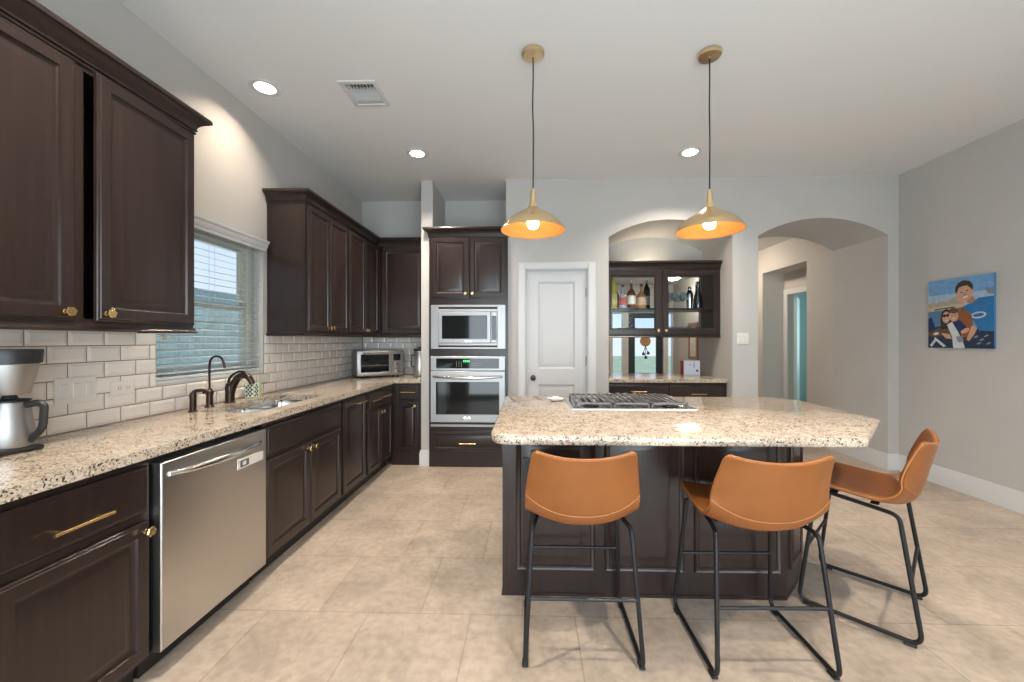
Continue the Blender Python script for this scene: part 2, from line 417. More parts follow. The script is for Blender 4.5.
# side room beyond the hall
M_teal = mat('side_room_paint', (.52, .68, .67), .8)
bm = new()
box(bm, (4.03, 5.0, 0), (4.11, 5.56, 2.6)); box(bm, (4.03, 6.39, 0), (4.11, 8.6, 2.6)); box(bm, (4.03, 5.56, 2.06), (4.11, 6.39, 2.6))
struct('wall_closet', bm, M_wall_hall, 'inner wall of the hall recess around the white cased doorway', 'wall')
bm = new()
box(bm, (5.9, 5.0, 0), (6.0, 8.7, 2.6)); box(bm, (4.16, 8.6, 0), (5.9, 8.7, 2.6)); box(bm, (4.16, 4.98, 0), (5.9, 5.08, 2.6)); box(bm, (4.08, 5.0, 2.6), (6.0, 8.7, 2.7))
struct('wall_side_room', bm, M_teal, 'pale teal walls of the room behind the hall doorway', 'wall')
# ceiling with holes for the recessed lamps and the vent
CANS = [(-1.80, 2.655), (-1.04, 3.63), (1.445, 3.68), (-1.15, 1.30), (.75, .75), (2.75, 1.35)]  # the out-of-view lamps ending the list are added for warm fill light
VENT = (-1.15, 2.74)
holes = [(x - .062, x + .062, y - .062, y + .062) for x, y in CANS] + [(VENT[0] - .10, VENT[0] + .10, VENT[1] - .125, VENT[1] + .125)]
xs = sorted({XL - .15, XR + .15} | {h for q in holes for h in q[:2]}); ys = sorted({YC - .12, YN} | {h for q in holes for h in q[2:]})
bm = new()
for a, b in zip(xs, xs[1:]):
    for c, d in zip(ys, ys[1:]):
        mx_, my_ = (a + b) / 2, (c + d) / 2
        if any(q[0] < mx_ < q[1] and q[2] < my_ < q[3] for q in holes): continue
        bm.faces.new([bm.verts.new(p) for p in ((a, c, ZC), (a, d, ZC), (b, d, ZC), (b, c, ZC))])
bmesh.ops.remove_doubles(bm, verts=bm.verts[:], dist=1e-5)
box(bm, (XL - .2, YC - .2, ZC + .16), (XR + .2, YN + .05, ZC + .22))
struct('ceiling', bm, M_ceil, 'white painted flat ceiling', 'ceiling')

# baseboards
BB = [(0, 0), (.016, 0), (.016, .135), (.011, .150), (.008, .168), (0, .168)]
def bboard(name, path, label):
    b = new(); sweep(b, path, BB, 0.001); struct(name, b, M_trim, label, 'baseboard')
bboard('baseboard_right', [(B2, YN + .4), (B2, YF), (XR, YF), (XR, YC)], 'tall white baseboard along the right wall and arch jamb')
bboard('baseboard_stub', [(-1.175, YF + .02), (-1.175, YF), (-1.085, YF)], 'white baseboard block at the foot of the stub wall')
bboard('baseboard_middle', [(A2, YF + .08), (A2, YF), (B1, YF), (B1, YN)], 'white baseboard between the two arches')

# ------------------------------------------------------------------ kitchen window with blinds, and what stands outside
win = thing('window_1', 'white vinyl sash window over the sink', 'window', (XL - .14, (WY0 + WY1) / 2, WZ0), kind='structure')
XG = XL - .125
bm = new()
for lo, hi in (((WY0, WZ0), (WY0 + .045, WZ1)), ((WY1 - .045, WZ0), (WY1, WZ1)), ((WY0 + .045, WZ0), (WY1 - .045, WZ0 + .04)), ((WY0 + .045, WZ1 - .04), (WY1 - .045, WZ1))):
    box(bm, (XG - .04, lo[0], lo[1]), (XG + .035, hi[0], hi[1]), .004)
obj('window_frame', bm, M_vinyl, win, True)
for nm, z0, z1, dx in (('sash', WZ0 + .04, 1.60, 0.012), ('sash', 1.565, WZ1 - .04, -.018)):
    bm = new()
    y0, y1 = WY0 + .045, WY1 - .045
    for lo, hi in (((y0, z0), (y0 + .035, z1)), ((y1 - .035, z0), (y1, z1)), ((y0 + .035, z0), (y1 - .035, z0 + .035)), ((y0 + .035, z1 - .035), (y1 - .035, z1))):
        box(bm, (XG + dx - .012, lo[0], lo[1]), (XG + dx + .014, hi[0], hi[1]), .003)
    s = obj(nm, bm, M_vinyl, win, True)
    bm = new(); box(bm, (XG + dx - .002, y0 + .034, z0 + .034), (XG + dx + .002, y1 - .034, z1 - .034)); obj('pane', bm, M_glass, s, True)
bm = new(); box(bm, (XL - .09, WY0 + .001, WZ0), (XL - .002, WY1 - .001, WZ0 + .012)); obj('window_sill', bm, M_trim, win, True)

bl = thing('window_blinds', 'white horizontal slat blinds with a moulded valance over the sink window', 'blinds', (XL - .03, (WY0 + WY1) / 2, WZ0))
bm = new(); ns = 21
for k in range(ns):
    z = WZ0 + .055 + k * (WZ1 - .07 - WZ0 - .055) / (ns - 1)
    t = bmesh.new(); box(t, (-.0245, WY0 + .008, -.0014), (.0245, WY1 - .008, .0014))
    merge(bm, t, Matrix.Translation((XL - .045, 0, z)) @ Matrix.Rotation(math.radians(14), 4, 'Y'))
obj('slats', bm, M_blind, bl, True)
bm = new()
for y in (WY0 + .14, (WY0 + WY1) / 2, WY1 - .14):
    for dx in (-.02, .02): tube(bm, [(XL - .045 + dx, y, WZ0 + .03), (XL - .045 + dx, y, WZ1 - .02)], .0011, 6)
obj('ladder_cord', bm, M_blind, bl, True)
bm = new(); box(bm, (XL - .07, WY0 + .008, WZ0 + .014), (XL - .02, WY1 - .008, WZ0 + .032), .003); obj('bottom_rail', bm, M_blind, bl, True)
bm = new(); sweep(bm, [(XL + .0, WY0 - .02), (XL + .0, WY1 + .012)], [(.001, 0), (.018, 0), (.020, .018), (.030, .030), (.034, .052), (.046, .064), (.048, .078), (.001, .078)], WZ1 - .055)
obj('valance', bm, M_trim, bl, True)
M_tassel = mat('tassel_wood', (.45, .33, .2), .5)
for y, zz in ((2.215, 1.345), (2.965, 1.33)):
    bm = new(); tube(bm, [(XL - .005, y, zz + .03), (XL - .005, y, WZ1 - .06)], .001, 6); c_ = obj('pull_cord', bm, M_blind, bl, True)
    bm = new(); lathe(bm, [(.003, .03), (.006, .025), (.009, .0), (.008, -.004)], (XL - .005, y, zz)); obj('tassel', bm, M_tassel, c_, True)

M_fence = mat('fence_wood', (.72, .80, .74), .8, noise=.15, nscale=6)
M_lawn = mat('lawn', (.66, .70, .40), .9, noise=.15, nscale=2)
bm = new(); box(bm, (-40, -40, -.3), (40, 40, -.16)); tag(obj('lawn', bm, M_lawn), 'green lawn outside the windows', 'lawn', kind='structure')
fn = thing('garden_fence', 'grey board fence outside the kitchen window', 'fence', (-5.2, 5, -.16))
bm = new()
for k in range(76): box(bm, (-5.215, -1 + k * .15, -.155), (-5.195, -1 + k * .15 + .143, 1.86 + .004 * (k % 3)), .003)
obj('fence_boards', bm, M_fence, fn, True)
bm = new()
for z in (.2, .95, 1.65): box(bm, (-5.193, -1, z), (-5.155, 10.4, z + .09))
obj('fence_rails', bm, M_fence, fn, True)
hs = thing('neighbor_house', 'neighbouring house with a grey pitched roof beyond the fence', 'house', (-14, 13.0, -.16))
bm = new(); box(bm, (-17, 6, -.16), (-11.5, 21, 2.1)); obj('house_wall', bm, mat('house_siding', (.34, .38, .40), .8), hs, True)
bm = new(); prism(bm, [(5.4, 2.05), (21.6, 2.05), (17.5, 3.05), (9.5, 3.05)], -17.3, -11.0, 'x'); obj('roof', bm, mat('roof_shingle', (.36, .44, .46), .9, noise=.2, nscale=9), hs, True)

# ------------------------------------------------------------------ doors behind the viewer (seen in the mirror, the oven glass and the gloss)
pd = thing('window_2', 'wide sliding patio door letting in the daylight', 'window', ((PX0 + PX1) / 2, YC - .06, 0), kind='structure')
bm = new()
for x0, x1, z0, z1 in ((PX0, PX0 + .07, 0, PZ), (PX1 - .07, PX1, 0, PZ), (PX0 + .07, PX1 - .07, 0, .06), (PX0 + .07, PX1 - .07, PZ - .07, PZ), (.49, .61, .06, PZ - .07)):
    box(bm, (x0 + .001, YC - .09, z0 + .001), (x1 - .001, YC - .03, z1 - .001), .004)
obj('window_frame', bm, M_trim, pd, True)
for x0, x1 in ((PX0 + .07, .49), (.61, PX1 - .07)):
    bm = new(); box(bm, (x0, YC - .063, .06), (x1, YC - .057, PZ - .07)); obj('pane', bm, M_glass, pd, True)
ed = thing('door_2', 'dark blue front door with a tall glass light and sidelights, far beyond the bar', 'door', (2.985, FY, 0), kind='structure')
bm = new()
for x0, x1, z0, z1 in ((EX0, 2.13, 0, EZ), (2.375, 2.535, 0, EZ), (3.435, 3.56, 0, EZ), (3.66, EX1, 0, EZ), (2.13, 2.375, 0, .22), (3.56, 3.66, 0, .22), (2.13, 2.375, EZ - .08, EZ), (3.56, 3.66, EZ - .08, EZ), (2.535, 3.435, EZ - .05, EZ)):
    box(bm, (x0 + .001, FY - .012, z0 + .001), (x1 - .001, FY + .1, z1 - .001))
obj('door_frame', bm, M_trim, ed, True)
bm = new()
for x0, x1, z0, z1 in ((2.54, 2.712, .01, EZ - .055), (3.262, 3.43, .01, EZ - .055), (2.712, 3.262, .01, .50), (2.712, 3.262, 1.93, EZ - .055)):
    box(bm, (x0, FY + .03, z0), (x1, FY + .075, z1), .002)
slab = obj('door_slab', bm, M_navy_door, ed, True)
bm = new(); box(bm, (2.712, FY + .05, .50), (3.262, FY + .056, 1.93)); obj('pane', bm, M_glass, slab, True)
bm = new(); lathe(bm, [(.012, 0), (.012, .03), (.03, .035), (.034, .05), (.026, .065), (.0, .07)], M=axis_matrix((3.385, FY + .03, 1.08), (0, -1, 0))); obj('door_knob', bm, M_bronze, slab, True)
for x0, x1 in ((2.13, 2.375), (3.56, 3.66)):
    bm = new(); box(bm, (x0, FY + .05, .22), (x1, FY + .056, EZ - .08)); obj('sidelight_pane', bm, M_glass, ed, True)
wr = thing('door_hanging', 'round tan hanging with dangling bells on the front door glass', 'wreath', (2.985, FY + .02, 1.30))
bm = new(); lathe(bm, [(.0, 0), (.13, 0), (.14, .008), (.13, .016), (0, .018)], M=axis_matrix((2.985, FY + .046, 1.33), (0, -1, 0))); obj('disc', bm, mat('rattan', (.42, .24, .11), .7, noise=.3, nscale=60), wr, True)
for k, (dx, zz) in enumerate(((-.06, .97), (.06, .99), (0, .88))):
    bm = new(); tube(bm, [(2.985 + dx, FY + .028, zz + .05), (2.985, FY + .028, 1.20)], .008, 6); lathe(bm, [(.006, .08), (.03, .055), (.042, 0), (.034, -.006)], (2.985 + dx, FY + .0, zz)); obj('bell', bm, M_bronze, wr, True)
fl = thing('foyer_ceiling_light', 'round flush ceiling light in the foyer, seen through the right glass door', 'ceiling light', (3.12, 8.9, FZ))
bm = new(); lathe(bm, [(0, -.0005), (.10, -.0005), (.11, -.015), (.16, -.03), (.165, -.045), (0, -.045)], seg=32); obj('pan', bm, M_brass_b, fl)
bm = new(); lathe(bm, [(.158, -.046), (.14, -.08), (.09, -.108), (.03, -.118), (0, -.119)], seg=32); obj('glass_bowl', bm, mat('lit_bowl', (.9, .88, .85), .5, emit=(1, .86, .70), estr=95.0), fl)
fl['group'] = 'foyer ceiling lights'
dup(fl, (2.9, 6.4, FZ), 0, 'unseen flush ceiling light added to brighten the hall just behind the arched wall')  # hidden copy of the foyer lamp, added to light the hall
fp = thing('foyer_picture', 'brown framed picture on the foyer wall, seen over the carton', 'picture frame', (3.688, 9.2, .9))
bm = new(); PY0, PY1, PZ0, PZ1 = 8.93, 9.43, .91, 1.75
for y0, y1, z0, z1 in ((PY0, PY0 + .075, PZ0, PZ1), (PY1 - .075, PY1, PZ0, PZ1), (PY0 + .075, PY1 - .075, PZ0, PZ0 + .075), (PY0 + .075, PY1 - .075, PZ1 - .075, PZ1)): box(bm, (3.655, y0, z0), (3.689, y1, z1), .006)
obj('frame', bm, wood_mat('walnut_frame', (.16, .05, .03), (.24, .085, .05)), fp, True)
bm = new(); box(bm, (3.672, PY0 + .075, PZ0 + .075), (3.686, PY1 - .075, PZ1 - .075)); obj('print', bm, mat('frame_print', (.62, .60, .52), .6, noise=.25, nscale=8), fp, True)

# ------------------------------------------------------------------ pantry door
pn = thing('door_1', 'white two panel pantry door in a wide casing', 'door', (.27, YF, 0), kind='structure')
bm = new()
CAS = [(-.137, -.052), (.594, .684)]
for x0, x1 in CAS:
    box(bm, (x0, YF - .018, .001), (x1, YF - .001, 2.17), .004); box(bm, (x0 + .012, YF - .024, .001), (x1 - .012, YF - .017, 2.16), .003)
box(bm, (-.052, YF - .018, 2.09), (.594, YF - .001, 2.17), .004); box(bm, (-.06, YF - .024, 2.102), (.60, YF - .017, 2.158), .003)
for x0, x1 in ((-.049, -.043), (.585, .591)): box(bm, (x0, YF, .001), (x1, YF + .1, 2.088))
box(bm, (-.049, YF, 2.082), (.591, YF + .1, 2.089))
obj('casing', bm, M_trim, pn, True)
bm = new(); dy = YF + .012
def door_slab(bm, x0, x1, z0, z1, y, panels, th=.035):
    xs_ = [x0, panels[0][0], panels[0][1], x1]
    zs_ = [z0] + [q for p in panels for q in p[2:]] + [z1]
    box(bm, (x0, y, z0), (xs_[1], y + th, z1)); box(bm, (xs_[2], y, z0), (x1, y + th, z1))
    for a, b in zip(zs_[0::2], zs_[1::2]): box(bm, (xs_[1], y, a), (xs_[2], y + th, b))
    for a, b, c, d in panels:
        loops = []
        for i, h in ((0, 0), (.018, .012), (.024, .012), (.05, .002), (.056, .002)):
            loops.append([(a + i, y + h, c + i), (b - i, y + h, c + i), (b - i, y + h, d - i), (a + i, y + h, d - i)])
        rings(bm, loops, False, True)
door_slab(bm, -.041, .583, .008, 2.08, dy, [(.075, .465, .20, .875), (.075, .465, 1.04, 1.965)])
ds = obj('door_slab', bm, M_door, pn, True)
bm = new(); lathe(bm, [(.0, 0), (.028, 0), (.028, .006), (.012, .010), (.011, .03), (.026, .036), (.029, .048), (.022, .060), (0, .063)], M=axis_matrix((.022, dy, .945), (0, -1, 0)))
obj('door_knob', bm, M_bronze, ds, True)
for z in (.3, 1.12, 1.85):
    bm = new(); cyl(bm, (.586, dy - .004, z - .05), (.586, dy - .004, z + .05), .007, seg=10); obj('hinge', bm, M_bronze, ds, True)

# hall doorway casing and its open door
hd = thing('door_3', 'white cased doorway with an open door in the hall recess', 'door', (4.02, 5.97, 0), kind='structure')
bm = new()
box(bm, (4.01, 6.39, .001), (4.029, 6.485, 2.145), .004); box(bm, (4.01, 5.48, .001), (4.029, 5.56, 2.145), .004); box(bm, (4.01, 5.56, 2.06), (4.029, 6.39, 2.145), .004)
obj('casing', bm, M_trim, hd, True)
t = bmesh.new(); box(t, (0, -.018, .01), (.74, .018, 2.04), .002); Mx = Matrix.Translation((4.125, 6.37, 0)) @ Matrix.Rotation(math.radians(54), 4, 'Z')
bm = new(); merge(bm, t, Mx); hl = obj('door_slab', bm, mat('hall_door_paint', (.55, .64, .63), .45), hd, True)
t = bmesh.new(); box(t, (.741, -.018, .01), (.746, .018, 2.04)); bm = new(); merge(bm, t, Mx); obj('edge_strip', bm, M_bronze, hl, True)

# ------------------------------------------------------------------ backsplash: bevelled subway tiles
def tile_rects(a0, a1, z0, z1, off, hole=None):
    PW, PH, G = .1545, .0772, .0021
    out = []; r = 0; z = z0
    while z < z1 - .004:
        zt = min(z + PH, z1); a = a0 + (off if r % 2 == 0 else off - PW / 2); 
        while a > a0: a -= PW
        while a < a1:
            s, e = max(a, a0), min(a + PW, a1)
            segs = [(s, e, z, zt)]
            if hole and zt > hole[2] + .001 and z < hole[3] - .001:
                segs = []
                if z < hole[2] - .001 : segs.append((max(s, hole[0]), min(e, hole[1]), z, hole[2]))
                segs.append((s, min(e, hole[0]), z, zt)); segs.append((max(s, hole[1]), e, z, zt))
            for q in segs:
                if q[1] - q[0] > .012 and q[3] - q[2] > .012: out.append((q[0] + G, q[1] - G, q[2] + G, q[3] - G))
            a += PW
        z = zt; r += 1
    return out
bm = new()
for a, b, c, d in tile_rects(.95, YB - .008, CTOP + .002, 1.383, 1.653 - .95 - 4 * .1545, (WY0 - .005, WY1 + .005, WZ0 - .012, 3)):
    i = min(.013, .3 * min(b - a, d - c))
    panel(bm, (XL, a, c), (0, 1, 0), (0, 0, 1), (1, 0, 0), b - a, d - c, [(0, .0), (0, .0055), (.001, .006), (i, .0098), (i + .001, .010)])
for a, b, c, d in tile_rects(XL + .008, -1.177, CTOP + .002, 1.383, .05):
    i = min(.013, .3 * min(b - a, d - c))
    panel(bm, (a, YB, c), (1, 0, 0), (0, 0, 1), (0, -1, 0), b - a, d - c, [(0, .0), (0, .0055), (.001, .006), (i, .0098), (i + .001, .010)])
t = bmesh.new()
for a, b, c, d in ((.95, WY0 - .005, CTOP + .002, 1.383), (WY1 + .005, YB - .001, CTOP + .002, 1.383), (WY0 - .005, WY1 + .005, CTOP + .002, WZ0 - .012)):
    box(t, (XL + .0005, a, c), (XL + .0045, b, d))
box(t, (XL + .005, YB - .0045, CTOP + .002), (-1.177, YB - .0005, 1.383))
merge(bm, t, mi=1)
bs = obj('backsplash', bm, [M_tile, M_grout], smooth=False); tag(bs, 'cream bevelled subway tile backsplash above the long counter', 'backsplash', kind='structure')

# ------------------------------------------------------------------ hardware builders (local: front faces -y)
def knob(parent, x, z, y=-.02):
    bm = new()
    lathe(bm, [(.0, 0), (.009, 0), (.009, .003), (.006, .005), (.006, .016)], M=axis_matrix((x, y, z), (0, -1, 0)), seg=14)
    lathe(bm, [(.010, .016), (.0185, .019), (.0195, .022), (.0195, .027), (.017, .030), (0, .030)], M=axis_matrix((x, y, z), (0, -1, 0)) @ Matrix.Rotation(.2, 4, 'Z'), seg=6)
    o = obj('knob', bm, M_brass, parent); o['label'] = 'hexagonal brass knob'; return o
def pull(parent, x, z, w=.16, y=-.02):
    bm = new()
    for s in (-1, 1): cyl(bm, (x + s * w * .34, y, z), (x + s * w * .34, y - .028, z), .0048, seg=12)
    cyl(bm, (x - w / 2, y - .030, z), (x + w / 2, y - .030, z), .0058, seg=14)
    o = obj('handle', bm, M_brass, parent); o['label'] = 'slim brass bar pull'; return o
def pdoor(parent, x, z, w, h, s=1.0, name='door', prof=None, M=None):
    bm = new(); panel(bm, (x, 0, z), (1, 0, 0), (0, 0, 1), (0, -1, 0), w, h, prof or raised(s))
    if M is not None: bmesh.ops.transform(bm, matrix=M, verts=bm.verts[:])
    return obj(name, bm, M_wood, parent)
def carcass(w, d, z0, z1, stiles=(), rails=(), toe=True, sw=.035, rw=.03, top=True, back=True):
    bm = new(); t = .017
    box(bm, (0, .018, z0), (t, d, z1)); box(bm, (w - t, .018, z0), (w, d, z1)); box(bm, (t, .018, z0), (w - t, d, z0 + t))
    if top: box(bm, (t, .018, z1 - t), (w - t, d, z1))
    if back: box(bm, (t, d - .008, z0 + t), (w - t, d, z1 - t))
    box(bm, (0, 0, z0), (sw, .018, z1)); box(bm, (w - sw, 0, z0), (w, .018, z1))
    box(bm, (sw, 0, z0), (w - sw, .018, z0 + rw)); box(bm, (sw, 0, z1 - rw), (w - sw, .018, z1))
    for a in stiles: box(bm, (a - sw / 2, 0, z0 + rw), (a + sw / 2, .018, z1 - rw))
    for a in rails: box(bm, (sw, .0005, a - rw / 2), (w - sw, .0175, a + rw / 2))
    return bm
def toe_kick(parent, w, d, z1=.1):
    bm = new(); box(bm, (0, .062, .001), (w, d, z1)); obj('toe_kick', bm, M_toe, parent)

# ------------------------------------------------------------------ base cabinets on the long run (front plane x = -1.495, facing +x)
XF = -1.495; DEP = .575
def base(name, label, y0, y1, group='base cabinets on the long wall'):
    return thing(name, label, 'cabinet', (XF, y0, 0), PI / 2, group), y1 - y0
c, w = base('drawer_cabinet', 'dark wood base cabinet with a brass bar drawer, nearest the viewer left of the dishwasher', 1.03, 1.521)
obj('body', carcass(w, DEP, .1, .884, rails=(.655,), stiles=()), M_wood, c); toe_kick(c, w, DEP)
d = pdoor(c, .012, .675, w - .024, .178, name='drawer', prof=SLAB); pull(d, .228, .742, .175)
d = pdoor(c, .012, .118, w - .024, .525); knob(d, w - .035, .607)
c, w = base('sink_cabinet', 'dark wood sink cabinet with two doors under one wide false drawer front', 2.178, 3.095)
obj('body', carcass(w, DEP, .1, .884, rails=(.668,), top=False, back=False), M_wood, c); toe_kick(c, w, DEP)
pdoor(c, .014, .685, w - .028, .168, name='false_front', prof=SLAB)
d = pdoor(c, .014, .118, w / 2 - .017, .545); knob(d, w / 2 - .035, .625)
d = pdoor(c, w / 2 + .003, .118, w / 2 - .017, .545); knob(d, w / 2 + .035, .625)
c, w = base('pullout_cabinet', 'narrow dark wood cabinet with a single tall pull-out front, between sink cabinet and two-pull drawer', 3.098, 3.56)
obj('body', carcass(w, DEP, .1, .884), M_wood, c); toe_kick(c, w, DEP)
d = pdoor(c, .014, .118, w - .028, .740, name='drawer'); pull(d, w / 2 + .06, .808, .19)
c, w = base('two_pull_cabinet', 'dark wood base cabinet with a wide two-pull drawer over two doors, next to the corner', 3.563, 4.262)
obj('body', carcass(w, DEP, .1, .884, rails=(.683,), stiles=(w - .03,)), M_wood, c); toe_kick(c, w, DEP)
d = pdoor(c, .020, .703, .618, .152, name='drawer', prof=SLAB); pull(d, .165, .778, .2); pull(d, .475, .778, .2)
d = pdoor(c, .020, .118, .305, .562, .8); knob(d, .292, .642)
d = pdoor(c, .333, .118, .305, .562, .8); knob(d, .366, .642)
c = thing('corner_base_cabinet', 'narrow dark wood base cabinet against the stub wall, one drawer over one slim door', 'cabinet', (-1.497, 4.262, 0), 0, 'base cabinets on the long wall')
w = .318
bm = carcass(w, .605, .1, .884, rails=(.68,)); box(bm, (.035, .0002, .131), (.088, .0178, .853)); box(bm, (.088, .0002, .131), (.283, .0178, .175)); obj('body', bm, M_wood, c); bm = new(); box(bm, (0, .004, .001), (w, .6, .1)); obj('toe_kick', bm, M_wood, c)
d = pdoor(c, .082, .70, .205, .155, name='drawer', prof=SLAB); pull(d, .184, .79, .16)
d = pdoor(c, .082, .165, .205, .51, .62); knob(d, .262, .645)

# ------------------------------------------------------------------ counter top of the long run, with the sink cut out
SY0, SY1, SX0, SX1 = 2.26, 2.99, -1.935, -1.575
XFC = -1.455
bm = new()
for x0, x1, y0, y1 in ((XL + .002, SX0, SY0, SY1), (SX1, XFC, SY0, SY1), (XL + .002, XFC, .97, SY0), (XL + .002, XFC, SY1, 4.225), (XL + .002, -1.178, 4.225, YB - .002)):
    bm2 = bmesh.new(); box(bm2, (x0, y0, CBOT), (x1, y1, CTOP)); merge(bm, bm2)
bmesh.ops.remove_doubles(bm, verts=bm.verts[:], dist=1e-5)
tag(obj('granite_countertop', bm, M_granite, smooth=False), 'speckled beige granite counter along the window wall', 'counter')
sk = thing('kitchen_sink', 'double bowl stainless steel undermount sink below the window', 'sink', ((SX0 + SX1) / 2, (SY0 + SY1) / 2, .7))
for y0, y1 in ((SY0, 2.60), (2.64, SY1)):
    bm = new(); loops = []
    for i, z in ((-.012, CBOT - .001), (.0, CBOT - .001), (.006, .86), (.012, .72), (.03, .700), (.06, .695)):
        a, b_, c_, d_ = SX0 + i, SX1 - i, y0 + i, y1 - i
        loops.append([tuple(p) for p in fillet([(a, c_, z), (b_, c_, z), (b_, d_, z), (a, d_, z)], .05, 4, True)])
    rings(bm, loops, False, True); bw = obj('bowl', bm, M_steel_s, sk, True)
    bm = new(); lathe(bm, [(.0, .0), (.04, 0), (.042, .004), (.03, .005), (.0, .003)], ((SX0 + SX1) / 2, (y0 + y1) / 2, .6955)); obj('drain', bm, M_steel_s, bw, True)

# ------------------------------------------------------------------ dishwasher
dw = thing('dishwasher', 'stainless steel dishwasher with a bowed handle, built in beside the sink cabinet', 'dishwasher', (XF, 1.524, 0), PI / 2)
w = .643
bm = new(); box(bm, (.003, .03, .09), (w - .003, .56, .872)); obj('body', bm, M_blackp, dw)
bm = new(); panel(bm, (.008, .03, .108), (1, 0, 0), (0, 0, 1), (0, -1, 0), w - .018, .745, [(0, 0), (0, .066), (.004, .07), (.01, .0705)])
dd = obj('door', bm, M_steel_v, dw)
bm = new(); pts = [(.045 + (w - .11) * k / 16, -.042 - .052 * math.sin(PI * k / 16) ** .6, .80 + .0 * k) for k in range(17)]
tube(bm, pts, lambda t: .010 + .008 * math.sin(PI * t), 12, flat=1.0); obj('handle', bm, M_steel_s, dd)
bm = new(); box(bm, (.01, .055, .001), (w - .01, .5, .088)); obj('toe_kick', bm, M_toe, dw)
mg = thing('dishwasher_sign', 'small pale sliding sign stuck on the dishwasher door below the handle', 'sign', (XF + .0415, 1.933, .72), PI / 2)
bm = new(); box(bm, (.0, -.005, -.025), (.19, -.0005, .025), .002); pl = obj('plate', bm, M_white, mg)
bm = new(); box(bm, (.018, -.0075, -.017), (.078, -.005, .017), .001); obj('slider', bm, mat('grey_slider', (.10, .10, .105), .4), pl)
bm = new(); box(bm, (.032, -.0085, -.009), (.056, -.0076, .010)); obj('slider_mark', bm, M_white, pl)

# ------------------------------------------------------------------ upper cabinets
CROWN = [(0, 0), (.009, 0), (.010, .007), (.004, .009), (.004, .014), (.013, .016), (.014, .023), (.010, .025), (.014, .036), (.022, .048), (.036, .060), (.050, .067), (.050, .071), (.058, .073), (.058, .084), (.055, .094), (0, .094)]
RAIL = [(0, 0), (.010, 0), (.014, .008), (.008, .016), (.006, .026), (0, .026)]
UZ0, UZ1 = 1.402, 2.425
def upper(name, label, X, Y, rz, w, dep, group='dark wood wall cabinets over the long counter'):
    c = thing(name, label, 'cabinet', (X, Y, UZ0), rz, group)
    return c
def up_parts(c, w, dep, doors, stiles=(), crown=None, rail=None, m=(0, 0), ajar=None):
    H = UZ1 - UZ0
    obj('body', carcass(w, dep, 0, H, stiles=stiles, sw=.03, rw=.022), M_wood, c)
    for i, (x, dw_, kx) in enumerate(doors):
        M = None
        if ajar and i == ajar[0]:
            M = Matrix.Translation((x + dw_, 0, 0)) @ Matrix.Rotation(math.radians(ajar[1]), 4, 'Z') @ Matrix.Translation((-x - dw_, 0, 0))
        d = pdoor(c, x, .014, dw_, H - .026, M=M, s=.85 if dw_ < .42 else 1.0)
        if kx is not None:
            k = knob(d, kx, .045)
            if M is not None: k.data.transform(M)
    bm = new(); sweep(bm, crown, CROWN, H - .004, *m); obj('crown_molding', bm, M_wood, c)
    bm = new(); sweep(bm, rail, RAIL, -.0265, *m); obj('light_rail', bm, M_wood, c)
XU = -1.77; UD = .305
c = upper('wall_cabinet', 'dark wood wall cabinet above the coffee maker with one door slightly ajar', XU, .985, PI / 2, 1.06, UD)
up_parts(c, 1.06, UD, [(.012, .492, .466), (.565, .485, .594)], (.53,), [(0, 0), (1.06, 0), (1.06, UD)], [(0, 0), (1.06, 0), (1.06, UD)], ajar=(1, 2.2))
c = upper('wall_cabinet', 'dark wood wall cabinet with two doors and an end panel facing the window', XU, 3.085, PI / 2, .725, UD)
up_parts(c, .725, UD, [(.016, .345, .335), (.364, .345, .388)], (.3625,), [(0, UD), (0, 0), (.725, 0)], [(0, UD), (0, 0), (.725, 0)])
c = upper('wall_cabinet', 'dark wood wall cabinet with two doors, beside the inner corner', XU, 3.812, PI / 2, .755, UD)
up_parts(c, .755, UD, [(.010, .362, .345), (.376, .362, .405)], (.374,), [(0, 0), (.755, 0)], [(0, 0), (.755, 0)], m=(0, -1))
c = upper('wall_cabinet', 'single door dark wood wall cabinet above the toaster oven', XU + .002, 4.567, 0, .59, .30)
up_parts(c, .59, .30, [(.045, .525, None)], (), [(0, 0), (.59, 0)], [(0, 0), (.59, 0)], m=(1, 0))

# ------------------------------------------------------------------ oven tower, microwave, wall oven
TX0, TX1, TY = -1.082, -.245, 4.218
tw = thing('oven_tower', 'tall dark wood oven cabinet with two top doors and a bottom drawer', 'cabinet', ((TX0 + TX1) / 2, TY, 0))
bm = new()
BX0, BX1 = -1.047, -.27
box(bm, (BX0, TY + .029, .001), (BX0 + .018, 4.86, 2.445)); box(bm, (BX1 - .018, TY + .029, .001), (BX1, 4.86, 2.445)); box(bm, (BX0 + .018, 4.85, .001), (BX1 - .018, 4.86, 2.445))
for z0, z1 in ((2.425, 2.445), (1.725, 1.745), (1.205, 1.222), (.402, .418)): box(bm, (BX0 + .018, TY + .029, z0), (BX1 - .018, 4.85, z1))
box(bm, (TX0, TY, .001), (BX0 + .012, TY + .029, 2.445)); box(bm, (BX1 - .012, TY, .001), (TX1, TY + .029, 2.445))
for z0, z1 in ((2.42, 2.445), (1.715, 1.80), (1.178, 1.25), (.385, .428), (.001, .165)): box(bm, (BX0 + .012, TY, z0), (BX1 - .012, TY + .0289, z1))
obj('body', bm, M_wood, tw, True)
FN = ((1, 0, 0), (0, 0, 1), (0, -1, 0))
def wdoor(parent, name, x0, x1, z0, z1, y, prof, m=M_wood):
    bm = new(); panel(bm, (x0, y, z0), *FN, x1 - x0, z1 - z0, prof); return obj(name, bm, m, parent, True)
